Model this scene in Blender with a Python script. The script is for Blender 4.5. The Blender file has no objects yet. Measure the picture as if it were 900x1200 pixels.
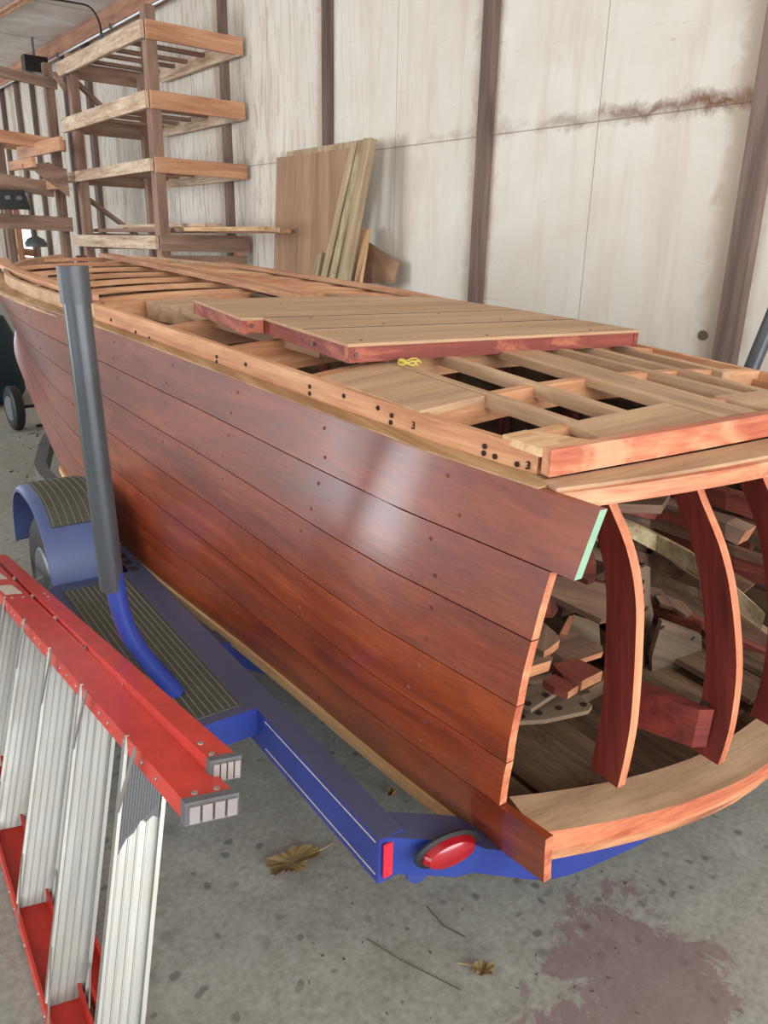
import bpy, bmesh, math, random
from mathutils import Vector, Matrix, noise
random.seed(7)
S = bpy.context.scene
COL = S.collection
V = Vector

# ------------------------------------------------------------------ survey
# camera fitted to the photograph (focal 900 px in a 900x1200 frame), world
# frame: +Y runs along the long wall, +X towards it, Z up, floor at z = 0
H = 1.52
EYE = V((0, 0, H))
_down = V((-57, 2600, 900)).normalized()
_vy = V((-760, -327, 900)); _vy = (_vy - _down*_vy.dot(_down)).normalized()
_Z = -_down; _Y = _vy; _X = _Y.cross(_Z)
def ray(x, y):
    c = V((x-450, y-600, 900)); return V((_X.dot(c), _Y.dot(c), _Z.dot(c)))
def hit(x, y, n, p):
    d = ray(x, y); n = V(n); return EYE + d*((V(p)-EYE).dot(n)/d.dot(n))
def atz(x, y, z): return hit(x, y, (0,0,1), (0,0,z))
def atx(x, y, X): return hit(x, y, (1,0,0), (X,0,0))
def aty(x, y, Yv): return hit(x, y, (0,1,0), (0,Yv,0))
# boat frame: origin on the centre of the stern, x to the bow, y to port, z up
_a = math.radians(4.6)
BF = V((math.sin(_a), math.cos(_a), .033)).normalized()
BL = V((-math.cos(_a), math.sin(_a), 0)); BU = BF.cross(BL)
BO = V((1.845, .841, .035))
BOAT = Matrix((( BF.x, BL.x, BU.x, BO.x), (BF.y, BL.y, BU.y, BO.y), (BF.z, BL.z, BU.z, BO.z), (0,0,0,1)))
BINV = BOAT.inverted()
def b(x, y, z): return BOAT @ V((x, y, z))
def bz(px, py, z): return BINV @ hit(px, py, BU, b(0,0,z))
def bx(px, py, x): return BINV @ hit(px, py, BF, b(x,0,0))
def by(px, py, y): return BINV @ hit(px, py, BL, b(0,y,0))
# trailer frame
_t = math.radians(3.62)
TRL = Matrix(((math.sin(_t), -math.cos(_t), 0, .770), (math.cos(_t), math.sin(_t), 0, .949), (0,0,1,0), (0,0,0,1)))
ID = Matrix.Identity(4)
def interp(x, xs, ys):
    if x <= xs[0]: return ys[0]
    for i in range(1, len(xs)):
        if x <= xs[i]:
            t = (x-xs[i-1])/(xs[i]-xs[i-1]); return ys[i-1]*(1-t)+ys[i]*t
    return ys[-1]
def smooth(x, xs, ys):   # softened interpolation
    return sum(interp(x+d, xs, ys) for d in (-.3,-.15,0,.15,.3))/5

# ------------------------------------------------------------------ materials
def lin(c):
    return tuple(((v/255)/12.92 if v/255 <= .04045 else ((v/255+.055)/1.055)**2.4) for v in c) + (1,)
class NT:
    def __init__(s, name):
        s.m = bpy.data.materials.new(name); s.m.use_nodes = True
        s.t = s.m.node_tree; s.p = s.t.nodes['Principled BSDF']
    def n(s, typ, **kw):
        o = s.t.nodes.new(typ)
        for k, v in kw.items():
            if k in o.inputs: 
                if isinstance(v, bpy.types.NodeSocket): s.t.links.new(v, o.inputs[k])
                else: o.inputs[k].default_value = v
            else: setattr(o, k, v)
        return o
    def link(s, a, b_): s.t.links.new(a, b_)
    def ramp(s, fac, stops):
        r = s.t.nodes.new('ShaderNodeValToRGB'); s.link(fac, r.inputs[0])
        e = r.color_ramp.elements
        while len(e) < len(stops): e.new(.5)
        for i, (p, c) in enumerate(stops): e[i].position = p; e[i].color = c
        return r.outputs[0]
    def math(s, op, a, b_=None, clamp=False):
        o = s.t.nodes.new('ShaderNodeMath'); o.operation = op; o.use_clamp = clamp
        for i, v in enumerate((a, b_)):
            if v is None: continue
            if isinstance(v, (int, float)): o.inputs[i].default_value = v
            else: s.link(v, o.inputs[i])
        return o.outputs[0]
    def mix(s, fac, a, b_, mode='MIX'):
        o = s.t.nodes.new('ShaderNodeMix'); o.data_type = 'RGBA'; o.blend_type = mode
        for i, v in ((0, fac), (6, a), (7, b_)):
            if isinstance(v, (int, float)): o.inputs[i].default_value = v
            elif isinstance(v, tuple): o.inputs[i].default_value = v
            else: s.link(v, o.inputs[i])
        return o.outputs[2]
    def coords(s, scale, kind='Object', rnd=True):
        tc = s.t.nodes.new('ShaderNodeTexCoord'); mp = s.t.nodes.new('ShaderNodeMapping')
        s.link(tc.outputs[kind], mp.inputs[0]); mp.inputs['Scale'].default_value = scale
        if rnd:
            oi = s.t.nodes.new('ShaderNodeObjectInfo')
            c = s.n('ShaderNodeCombineXYZ'); m = s.math('MULTIPLY', oi.outputs['Random'], 37.0)
            s.link(m, c.inputs[0]); s.link(m, c.inputs[1]); s.link(c.outputs[0], mp.inputs['Location'])
        return mp.outputs[0]
    def noise(s, vec, scale=1, detail=5, rough=.6, dist=0):
        o = s.n('ShaderNodeTexNoise', Scale=scale, Detail=detail, Roughness=rough, Distortion=dist)
        s.link(vec, o.inputs['Vector']); return o.outputs['Fac']
    def bump(s, h, strength=.2, dist=.005):
        o = s.n('ShaderNodeBump', Strength=strength, Distance=dist); s.link(h, o.inputs['Height'])
        s.link(o.outputs[0], s.p.inputs['Normal'])

def wood(name, light, mid, dark, rough=.6, grain=1.0, vary=.12, stain=None, stain_amt=.5, spec=.5, knots=False, coat=0):
    k = NT(name)
    v = k.coords((1.6*grain, 16*grain, 16*grain))
    n1 = k.noise(v, 1.0, 4, .55, .6)
    v2 = k.coords((5*grain, 130*grain, 130*grain)); n2 = k.noise(v2, 1, 3, .6, .2)
    f = k.math('ADD', k.math('MULTIPLY', n1, .7), k.math('MULTIPLY', n2, .3))
    c = k.ramp(f, [(.36, lin(dark)), (.5, lin(mid)), (.64, lin(light))])
    if stain:
        v3 = k.coords((3.2, 9, 9)); n3 = k.noise(v3, 1, 5, .65, .9)
        fac = k.math('MULTIPLY', k.ramp(n3, [(.5, (0,0,0,1)), (.62, (1,1,1,1))]), stain_amt)
        c = k.mix(fac, c, lin(stain))
    oi = k.t.nodes.new('ShaderNodeObjectInfo')
    val = k.math('ADD', k.math('MULTIPLY', oi.outputs['Random'], 2*vary), 1-vary)
    h = k.n('ShaderNodeHueSaturation'); k.link(c, h.inputs['Color']); k.link(val, h.inputs['Value'])
    k.link(h.outputs[0], k.p.inputs['Base Color'])
    r = k.math('ADD', k.math('MULTIPLY', n1, .25), rough-.12)
    k.link(r, k.p.inputs['Roughness']); k.p.inputs['Specular IOR Level'].default_value = spec
    if coat:
        k.p.inputs['Coat Weight'].default_value = coat; k.p.inputs['Coat Roughness'].default_value = .2
    k.bump(k.math('ADD', n2, k.noise(k.coords((14,60,60)), 1, 3, .6)) if coat else n2, .3 if coat else .15, .002)
    return k.m

def flat(name, col, rough=.5, metal=0, spec=.5, spots=None, sc=6, amt=.5, dust=None, bumpy=0):
    k = NT(name); c = lin(col)
    v = k.coords((sc, sc, sc)); n = k.noise(v, 1, 6, .65, .3)
    c2 = tuple(x*.78 for x in c[:3])+(1,)
    out = k.ramp(n, [(.35, c2), (.65, c)])
    if spots:
        n2 = k.noise(k.coords((sc*2, sc*2, sc*2)), 1, 6, .7, 1)
        out = k.mix(k.math('MULTIPLY', k.ramp(n2, [(.52, (0,0,0,1)), (.6, (1,1,1,1))]), amt), out, lin(spots))
    if dust:   # dust lies on faces that look up
        g = k.n('ShaderNodeNewGeometry'); sp = k.n('ShaderNodeSeparateXYZ'); k.link(g.outputs['Normal'], sp.inputs[0])
        up = k.ramp(sp.outputs[2], [(.6, (0,0,0,1)), (.95, (1,1,1,1))])
        out = k.mix(k.math('MULTIPLY', up, .88), out, lin(dust))
    k.link(out, k.p.inputs['Base Color'])
    k.p.inputs['Roughness'].default_value = rough; k.p.inputs['Metallic'].default_value = metal
    k.p.inputs['Specular IOR Level'].default_value = spec
    if bumpy: k.bump(n, bumpy, .004)
    return k.m

M = {}
M['plank'] = wood('varnished_mahogany', (134,64,38), (116,50,29), (96,40,26), .42, .8, .07, (88,40,34), .4, .4, coat=.5)
M['plank_low'] = wood('varnished_mahogany_low', (148,66,28), (128,52,21), (104,40,17), .40, .8, .06, (92,38,20), .4, .4, coat=.45)
M['raw'] = wood('raw_orange_wood', (216,168,128), (196,142,102), (166,110,76), .65, 1, .08, (160,84,58), .3)
M['raw_pale'] = wood('pale_new_wood', (226,190,146), (206,164,118), (176,130,90), .65, 1, .06)
M['dusty'] = wood('dusty_weathered_wood', (198,164,130), (184,148,114), (160,124,94), .78, .9, .05, (140,104,78), .25)
M['ledge'] = wood('ledge_wood', (196,162,120), (172,134,94), (136,98,66), .7, 1, .04, (120,80,52), .35)
M['frame_red'] = wood('red_stained_frame', (132,52,40), (112,40,32), (84,28,24), .5, 1, .05)
M['frame_edge'] = wood('sanded_frame_edge', (224,146,106), (204,120,84), (166,84,58), .6, 1.2, .04)
M['salmon'] = wood('salmon_sanded_wood', (206,142,104), (184,100,70), (146,64,46), .5, .9, .04, (222,178,136), .5)
M['hatch_top'] = wood('hatch_plywood', (196,164,130), (184,148,114), (168,132,100), .8, .5, .03, (150,118,90), .2)
M['hatch_side'] = wood('hatch_red_edge', (152,72,54), (126,54,43), (96,40,34), .55, 1, .04, (196,118,84), .6)
M['rack'] = wood('rack_timber', (164,134,112), (142,112,94), (114,86,74), .8, .6, .12)
M['rack_orange'] = wood('rack_orange_board', (214,166,130), (198,144,108), (170,116,86), .75, .6, .06)
M['rack_light'] = wood('rack_bleached_board', (226,206,182), (204,178,152), (160,128,104), .8, .8, .06, (150,112,88), .4)
M['post'] = wood('wall_post_wood', (132,110,100), (110,90,82), (88,70,64), .8, .5, .08)
M['plywood'] = wood('brown_plywood', (172,138,110), (156,122,96), (138,106,84), .75, .35, .04)
M['green_wood'] = wood('treated_wood', (188,166,134), (166,144,114), (136,114,90), .8, .6, .08)
M['scrap'] = wood('weathered_scrap', (132,100,76), (106,78,60), (74,52,42), .75, 1, .2, (60,40,34), .4)
M['scrap_red'] = wood('mahogany_scrap', (142,74,56), (114,54,42), (80,36,30), .65, 1, .14)
M['scrap_end'] = wood('sawn_scrap', (206,146,104), (176,116,80), (130,80,56), .7, 1, .1)
M['scrap_pale'] = wood('grey_pale_plank', (196,180,142), (168,150,114), (124,104,78), .65, 1, .05, (110,92,64), .4)
M['gusset'] = wood('old_plywood_gusset', (136,112,88), (112,92,72), (84,66,52), .8, .4, .06)
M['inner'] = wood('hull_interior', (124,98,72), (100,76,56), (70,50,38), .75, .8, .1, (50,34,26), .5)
M['blue'] = flat('blue_paint', (46,64,142), .32, 0, .5, dust=(74,78,98), sc=8)
M['blue_dull'] = flat('dusty_blue_fender', (78,90,134), .45, 0, .5, sc=5)
M['tread'] = flat('tread_rubber', (84,82,72), .8, 0, .3, sc=30, bumpy=.6)
M['galv'] = flat('galvanised_steel', (112,116,120), .45, .5, .5, sc=9)
M['sleeve'] = flat('grey_pvc_sleeve', (72,75,79), .3, .2, .5, spots=(66,66,68), sc=10, amt=.35)
M['black'] = flat('black_rubber', (34,34,36), .6, 0, .4)
M['bracket'] = flat('grey_ribbing', (70,66,66), .5)
M['cap'] = flat('darker_grey_cap', (74,76,80), .42, .2, .5, sc=10)
M['black_gloss'] = flat('black_plastic', (28,26,27), .25, 0, .5)
M['teal'] = flat('dark_teal_tarp', (20,44,58), .6, 0, .4, sc=3)
M['red'] = flat('red_fibreglass', (214,66,54), .38, 0, .5, sc=14, spots=(196,52,44), amt=.5)
M['foot'] = flat('ladder_end_cap', (156,146,142), .8, 0, .3, sc=20)
M['foot_dark'] = flat('ladder_end_groove', (104,102,104), .8, 0, .3, sc=20)
M['steel'] = flat('bright_rivet', (200,196,188), .3, .9)
M['reflector'] = flat('red_reflector', (226,44,62), .25, 0, .6, sc=60)
M['lens'] = flat('red_lamp_lens', (165,16,32), .12, 0, .8, sc=30)
M['label'] = flat('worn_paper_label', (216,202,184), .7, 0, .3, sc=40, spots=(190,140,130), amt=.4)
M['white_metal'] = flat('white_conduit', (216,218,222), .35, .2)
M['leaf'] = flat('dry_leaf', (168,142,98), .8, 0, .2, sc=20)
M['gravel'] = flat('debris', (88,78,68), .9, 0, .2)
M['yellow'] = flat('yellow_string', (206,190,84), .7)
M['edge_green'] = flat('green_primer_edge', (150,190,160), .6)
M['hole'] = flat('bolt_hole', (46,28,22), .9)
M['bolt'] = flat('bolt_head', (120,104,92), .4, .6)

def alu():
    k = NT('ribbed_aluminium')
    v = k.coords((3, 60, 3)); n = k.noise(v, 1, 4, .6)
    v2 = k.coords((9, 9, 9)); n2 = k.noise(v2, 1, 6, .7, .6)
    c = k.ramp(n, [(.3, lin((144,142,136))), (.7, lin((166,163,156)))])
    c = k.mix(k.math('MULTIPLY', k.ramp(n2, [(.5, (0,0,0,1)), (.68, (1,1,1,1))]), .35), c, lin((168,160,146)))
    k.link(c, k.p.inputs['Base Color']); k.p.inputs['Metallic'].default_value = .6
    k.link(k.math('ADD', k.math('MULTIPLY', n2, .3), .26), k.p.inputs['Roughness'])
    return k.m
M['alu'] = alu()

def floor_mat():
    k = NT('stained_concrete')
    v = k.coords((1,1,1), rnd=False)
    n1 = k.noise(v, 1.3, 6, .6, .3); n2 = k.noise(v, 9, 8, .7, .2); n3 = k.noise(v, 60, 4, .6)
    c = k.ramp(n1, [(.3, lin((122,116,104))), (.5, lin((140,138,128))), (.7, lin((152,158,150)))])
    c = k.mix(.5, c, k.ramp(n2, [(.3, lin((112,108,98))), (.7, lin((168,168,160)))]))
    c = k.mix(.2, c, k.ramp(n3, [(.35, lin((90,88,82))), (.65, lin((190,188,180)))]))
    # oil drips: small dark round stains
    vo = k.n('ShaderNodeTexVoronoi', Scale=17.0, Randomness=1.0); k.link(k.mix(.06, v, n_col(k, v, 12)), vo.inputs['Vector'])
    dots = k.ramp(vo.outputs['Distance'], [(.13, (1,1,1,1)), (.22, (0,0,0,1))])
    gate = k.ramp(k.noise(v, 2.6, 3, .6), [(.42, (0,0,0,1)), (.54, (1,1,1,1))])
    vb = k.n('ShaderNodeTexVoronoi', Scale=8.0, Randomness=1.0); k.link(k.mix(.12, v, n_col(k, v, 7)), vb.inputs['Vector'])
    big = k.ramp(vb.outputs['Distance'], [(.10, (1,1,1,1)), (.2, (0,0,0,1))])
    c = k.mix(k.math('MULTIPLY', k.math('MULTIPLY', big, gate), .4), c, lin((84,84,78)))
    c = k.mix(k.math('MULTIPLY', k.math('MULTIPLY', dots, gate), .65), c, lin((74,74,68)))
    # purple-brown paint or fluid stain on the concrete behind the stern
    g = k.n('ShaderNodeTexCoord'); sp = k.n('ShaderNodeSeparateXYZ'); k.link(g.outputs['Object'], sp.inputs[0])
    P = atz(740, 1150, 0); px, py = P.x, P.y
    wob = k.math('MULTIPLY', k.math('SUBTRACT', k.noise(v, 4.2, 9, .75, 1.2), .5), .95)
    dx = k.math('SUBTRACT', sp.outputs[0], px); dy = k.math('SUBTRACT', sp.outputs[1], py)
    rr = k.math('SQRT', k.math('ADD', k.math('MULTIPLY', dx, dx), k.math('MULTIPLY', k.math('MULTIPLY', dy, dy), 1.6)))
    s = k.ramp(k.math('ADD', rr, wob), [(.19, (1,1,1,1)), (.24, (0,0,0,1))])
    c = k.mix(k.math('MULTIPLY', s, .62), c, lin((112,82,86)))
    k.link(c, k.p.inputs['Base Color'])
    k.link(k.math('ADD', k.math('MULTIPLY', n2, .3), .38), k.p.inputs['Roughness'])
    k.bump(n2, .12, .01)
    return k.m
def n_col(k, v, sc):
    o = k.n('ShaderNodeTexNoise', Scale=sc, Detail=3); k.link(v, o.inputs['Vector']); return o.outputs['Color']
M['floor'] = floor_mat()

def wall_mat(name, sheet=1.22, zj=2.45, off=.80):
    k = NT(name)
    tc = k.n('ShaderNodeTexCoord'); sp = k.n('ShaderNodeSeparateXYZ'); k.link(tc.outputs['Object'], sp.inputs[0])
    v = tc.outputs['Object']
    y = sp.outputs[1]; z = sp.outputs[2]
    base = k.ramp(k.noise(v, 1.1, 5, .6, .4), [(.3, lin((216,207,194))), (.7, lin((231,225,215)))])
    # vertical drips and streaks
    mp = k.n('ShaderNodeMapping'); k.link(v, mp.inputs[0]); mp.inputs['Scale'].default_value = (1, 4.5, .5)
    st = k.ramp(k.noise(mp.outputs[0], 1, 6, .65, .4), [(.5, (0,0,0,1)), (.72, (1,1,1,1))])
    c = k.mix(k.math('MULTIPLY', st, .42), base, lin((192,170,148)))
    # more streaks deeper into the building
    far = k.ramp(k.math('DIVIDE', y, 20.0), [(.33, (0,0,0,1)), (.5, (1,1,1,1))])
    mp2 = k.n('ShaderNodeMapping'); k.link(v, mp2.inputs[0]); mp2.inputs['Scale'].default_value = (1, 14, 1.1)
    st2 = k.ramp(k.noise(mp2.outputs[0], 1.3, 8, .7, .9), [(.5, (0,0,0,1)), (.62, (1,1,1,1))])
    c = k.mix(k.math('MULTIPLY', k.math('MULTIPLY', st2, far), .6), c, lin((146,112,86)))
    # scuffs
    mp3 = k.n('ShaderNodeMapping'); k.link(v, mp3.inputs[0]); mp3.inputs['Scale'].default_value = (1, 3, 22)
    sc = k.ramp(k.noise(mp3.outputs[0], 1.2, 7, .75, .5), [(.63, (0,0,0,1)), (.68, (1,1,1,1))])
    c = k.mix(k.math('MULTIPLY', sc, .35), c, lin((160,138,116)))
    # stain that has run along the horizontal joint
    j = k.math('ABSOLUTE', k.math('SUBTRACT', k.math('ADD', z, k.math('MULTIPLY', k.math('SUBTRACT', k.noise(v, 3.2, 7, .75, .6), .5), .34)), zj+.03))
    js = k.ramp(j, [(.0, (1,1,1,1)), (.085, (0,0,0,1))])
    g2 = k.ramp(k.noise(v, 1.7, 4, .6), [(.42, (0,0,0,1)), (.56, (1,1,1,1))])
    near = k.ramp(k.math('DIVIDE', y, 20.0), [(.17, (1,1,1,1)), (.24, (.35,.35,.35,1))])
    g2 = k.math('MAXIMUM', g2, k.ramp(k.math('DIVIDE', y, 20.0), [(.16, (1,1,1,1)), (.215, (0,0,0,1))]))
    c = k.mix(k.math('MULTIPLY', k.math('MULTIPLY', js, g2), near), c, lin((118,78,54)))
    # brown bleed beside the posts
    fr = k.math('MODULO', k.math('ADD', y, 100*2.44 - 2.86), 2.44)
    d = k.math('MINIMUM', fr, k.math('SUBTRACT', 2.44, fr))
    dd = k.math('ADD', d, k.math('MULTIPLY', k.math('SUBTRACT', k.noise(v, 5, 6, .7, .8), .5), .26))
    bl = k.ramp(dd, [(.10, (1,1,1,1)), (.20, (0,0,0,1))])
    c = k.mix(k.math('MULTIPLY', bl, .5), c, lin((168,138,108)))
    # sheet joints
    fr2 = k.math('MODULO', k.math('ADD', y, 122.0+off), sheet)
    l1 = k.math('LESS_THAN', fr2, .008)
    l2 = k.math('LESS_THAN', k.math('ABSOLUTE', k.math('SUBTRACT', z, zj)), .005)
    c = k.mix(k.math('MULTIPLY', k.math('MAXIMUM', l1, l2), .6), c, lin((110,90,74)))
    k.link(c, k.p.inputs['Base Color']); k.p.inputs['Roughness'].default_value = .85
    k.bump(k.noise(mp.outputs[0], 2, 6, .6), .2, .01)
    return k.m
M['wall'] = wall_mat('stained_white_wallboard')
M['ceiling'] = flat('ceiling_board', (206,202,196), .85, sc=1.2, spots=(186,168,150), amt=.4)
M['beam'] = wood('wall_plate', (196,150,122), (172,124,98), (140,96,76), .8, .4, .04)

# ------------------------------------------------------------------ builders
WM = {}     # world matrices of everything made
def link(o, mw, parent):
    COL.objects.link(o)
    if parent is not None:
        o.parent = parent; o.matrix_local = WM[parent.name].inverted() @ mw
    else: o.matrix_world = mw
    WM[o.name] = mw
    return o
def tag(o, label=None, cat=None, group=None, kind=None):
    if label: o['label'] = label
    if cat: o['category'] = cat
    if group: o['group'] = group
    if kind: o['kind'] = kind
    return o
def thing(name, label, cat, at=(0,0,0), group=None, mw=None):
    o = bpy.data.objects.new(name, None); o.empty_display_size = .1
    link(o, mw if mw is not None else Matrix.Translation(V(at)), None)
    return tag(o, label, cat, group)
def frame_x(p0, p1, up=V((0,0,1))):
    """matrix whose X runs p0->p1"""
    x = (p1-p0).normalized(); u = V(up)
    if abs(x.dot(u.normalized())) > .98: u = V((0,1,0)) if abs(x.y) < .9 else V((1,0,0))
    y = u.cross(x).normalized(); z = x.cross(y)
    return Matrix(((x.x,y.x,z.x,p0.x),(x.y,y.y,z.y,p0.y),(x.z,y.z,z.z,p0.z),(0,0,0,1)))
def emit(name, bm, mat, mw, parent=None, bevel=0, smooth_=False):
    """bm is in world space; mw is the object's own frame"""
    bm.transform(mw.inverted())
    if bevel: bmesh.ops.bevel(bm, geom=[e for e in bm.edges if e.calc_length() > bevel*2.5 and len(e.link_faces)==2 and e.calc_face_angle(0) > .5], offset=bevel, segments=1, affect='EDGES', clamp_overlap=True)
    bmesh.ops.recalc_face_normals(bm, faces=bm.faces)
    me = bpy.data.meshes.new(name)
    mats = mat if isinstance(mat, (list, tuple)) else [mat]
    bm.to_mesh(me); bm.free()
    for m in mats: me.materials.append(M[m] if isinstance(m, str) else m)
    if smooth_:
        for p in me.polygons: p.use_smooth = True
    if any(p.use_smooth for p in me.polygons): me.set_sharp_from_angle(angle=.6)
    return link(bpy.data.objects.new(name, me), mw, parent)
def add_hull(bm, ring0, ring1, mi=0, cap_mi=None):
    """prism between two equal rings of points"""
    a = [bm.verts.new(p) for p in ring0]; c = [bm.verts.new(p) for p in ring1]; n = len(a)
    for i in range(n):
        f = bm.faces.new((a[i], a[(i+1)%n], c[(i+1)%n], c[i])); f.material_index = mi
    f = bm.faces.new(a[::-1]); f.material_index = mi if cap_mi is None else cap_mi
    f = bm.faces.new(c); f.material_index = mi if cap_mi is None else cap_mi
def add_box(bm, p0, p1, w, t, up=V((0,0,1)), mi=0, cap_mi=None):
    m = frame_x(p0, p1, up); y = m.col[1].xyz*w/2; z = m.col[2].xyz*t/2
    r = lambda p: [p-y-z, p+y-z, p+y+z, p-y+z]
    add_hull(bm, r(p0), r(p1), mi, cap_mi)
def board(name, mat, p0, p1, w, t, parent=None, up=(0,0,1), bevel=.002, fr=ID, cap_mi=None):
    p0 = fr @ V(p0); p1 = fr @ V(p1); up = fr.to_3x3() @ V(up)
    bm = bmesh.new(); add_box(bm, p0, p1, w, t, up, 0, cap_mi)
    return emit(name, bm, mat, frame_x(p0, p1, up), parent, bevel)
def sweep_bm(bm, pts, w, t, up, mi=0, sides=None):
    n = len(pts); rings = []
    for i, p in enumerate(pts):
        tg = (pts[min(i+1,n-1)]-pts[max(i-1,0)]).normalized()
        y = up.cross(tg).normalized(); z = tg.cross(y)
        ww = w[i] if isinstance(w, (list,tuple)) else w; tt = t[i] if isinstance(t, (list,tuple)) else t
        rings.append([bm.verts.new(q) for q in (p-y*ww/2-z*tt/2, p+y*ww/2-z*tt/2, p+y*ww/2+z*tt/2, p-y*ww/2+z*tt/2)])
    for a, c in zip(rings, rings[1:]):
        for i in range(4):
            f = bm.faces.new((a[i], a[(i+1)%4], c[(i+1)%4], c[i])); f.material_index = mi if sides is None else sides[i]
    bm.faces.new(rings[0][::-1]); bm.faces.new(rings[-1])
def sweep(name, mat, pts, w, t, parent=None, up=(0,0,1), fr=ID, sides=None, bevel=0):
    P = [fr @ V(p) for p in pts]; u = fr.to_3x3() @ V(up)
    bm = bmesh.new(); sweep_bm(bm, P, w, t, u, 0, sides)
    return emit(name, bm, mat, frame_x(P[0], P[-1], u), parent, bevel)
def tube_bm(bm, pts, r, seg=16, cap=True, mi=0):
    n = len(pts); rings = []; ref = None
    for i, p in enumerate(pts):
        tg = (pts[min(i+1,n-1)]-pts[max(i-1,0)]).normalized()
        if ref is None: ref = tg.orthogonal().normalized()
        ref = (ref - tg*ref.dot(tg)).normalized(); q = tg.cross(ref)
        rr = r[i] if isinstance(r, (list,tuple)) else r
        rings.append([bm.verts.new(p + ref*math.cos(a)*rr + q*math.sin(a)*rr) for a in [2*math.pi*k/seg for k in range(seg)]])
    for a, c in zip(rings, rings[1:]):
        for i in range(seg):
            f = bm.faces.new((a[i], a[(i+1)%seg], c[(i+1)%seg], c[i])); f.smooth = True; f.material_index = mi
    if cap:
        f = bm.faces.new(rings[0][::-1]); f.material_index = mi
        f = bm.faces.new(rings[-1]); f.material_index = mi
def tube(name, mat, pts, r, parent=None, fr=ID, seg=16):
    P = [fr @ V(p) for p in pts]; bm = bmesh.new(); tube_bm(bm, P, r, seg)
    return emit(name, bm, mat, frame_x(P[0], P[-1]), parent)
def bend(pts, r=.08, n=6):
    """round the corners of a polyline"""
    pts = [V(p) for p in pts]; out = [pts[0]]
    for i in range(1, len(pts)-1):
        a = (pts[i-1]-pts[i]); c = (pts[i+1]-pts[i]); d = min(r, a.length*.45, c.length*.45)
        A = pts[i]+a.normalized()*d; C = pts[i]+c.normalized()*d
        for k in range(n+1):
            t = k/n; out.append(A*(1-t)**2 + pts[i]*2*t*(1-t) + C*t*t)
    out.append(pts[-1]); return out
def plate(name, mat, poly, thick, parent=None, fr=ID, bevel=.0015, xdir=None, mi_side=None):
    """flat plate: poly = top outline, thick = vector to the underside"""
    P = [fr @ V(p) for p in poly]; th = fr.to_3x3() @ V(thick)
    bm = bmesh.new()
    a = [bm.verts.new(p) for p in P]; c = [bm.verts.new(p+th) for p in P]; n = len(P)
    for i in range(n):
        f = bm.faces.new((a[i], c[i], c[(i+1)%n], a[(i+1)%n])); f.material_index = mi_side or 0
    bm.faces.new(a); bm.faces.new(c[::-1])
    x1 = P[0] + (fr.to_3x3() @ V(xdir) if xdir else P[1]-P[0])
    return emit(name, bm, mat, frame_x(P[0], x1, -th if abs(th.normalized().dot((x1-P[0]).normalized()))<.95 else V((0,0,1))), parent, bevel)
def disc_bm(bm, p, n, r, h=.002, seg=14):
    n = V(n).normalized(); tube_bm(bm, [p, p+n*h], r, seg)

def dots(name, mat, pn, r, h, parent, seg=10):
    bm = bmesh.new(); tube_bm(bm, [V((0,0,-h*.3)), V((0,0,h*.7))], r, seg)
    me = bpy.data.meshes.new(name); bm.to_mesh(me); bm.free(); me.materials.append(M[mat])
    for p, n in pn:
        q = V(n).to_track_quat('Z','Y').to_matrix().to_4x4()
        link(bpy.data.objects.new(name, me), Matrix.Translation(V(p)) @ q, parent)

# ------------------------------------------------------------------ setting
def slab(name, mat, x0,x1,y0,y1,z0,z1):
    bm = bmesh.new(); add_hull(bm, [V((x0,y0,z0)),V((x1,y0,z0)),V((x1,y1,z0)),V((x0,y1,z0))], [V((x0,y0,z1)),V((x1,y0,z1)),V((x1,y1,z1)),V((x0,y1,z1))])
    return tag(emit(name, bm, mat, ID), kind='structure')
slab('floor', 'floor', -7, 5.5, -7, 25, -.12, 0)
slab('wall_right', 'wall', 5.3, 5.5, -7, 25, 0, 4.9)
slab('wall_far', 'wall', -7, 5.5, 24, 24.2, 0, 4.9)
slab('wall_left', 'wall', -7.2, -7, 4.5, 24, 0, 4.9)
# ceiling made of boards with dark joints
k = NT('ceiling_boards')
tc = k.n('ShaderNodeTexCoord'); sp = k.n('ShaderNodeSeparateXYZ'); k.link(tc.outputs['Object'], sp.inputs[0])
c = k.ramp(k.noise(tc.outputs['Object'], 1.1, 6, .7, .8), [(.3, lin((196,180,164))), (.6, lin((226,222,216)))])
mp = k.n('ShaderNodeMapping'); k.link(tc.outputs['Object'], mp.inputs[0]); mp.inputs['Scale'].default_value = (1, 9, 1)
c = k.mix(k.math('MULTIPLY', k.ramp(k.noise(mp.outputs[0], 1, 6, .7, .6), [(.5, (0,0,0,1)), (.7, (1,1,1,1))]), .4), c, lin((186,158,136)))
c = k.mix(k.math('MULTIPLY', k.math('LESS_THAN', k.math('MODULO', k.math('ADD', sp.outputs[1], 100*2.44-13.8), 2.44), .03), .7), c, lin((96,84,78)))
k.link(c, k.p.inputs['Base Color']); k.p.inputs['Roughness'].default_value = .85
slab('ceiling', k.m, -7, 5.5, -7, 25, 4.9, 5.0)
for i, (y, w) in enumerate(((2.76,.15),(5.24,.12),(7.64,.10),(9.95,.10),(12.4,.11),(14.9,.15),(16.1,.09),(17.1,.14),(18.2,.09),(19.3,.14),(20.5,.09),(21.7,.14),(22.9,.1))):
    o = board('trim_%d' % (i+1), ['post'], (5.255,y,0), (5.255,y,4.66), w, .09, up=(1,0,0), bevel=.004); tag(o, kind='structure')
o = board('trim_14', 'beam', (5.2,-6,4.78), (5.2,24,4.78), .2, .22, bevel=.005); tag(o, kind='structure')
o = board('trim_15', 'beam', (5.1,-6,4.64), (5.1,24,4.64), .05, .05, bevel=.004); tag(o, kind='structure')
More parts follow.
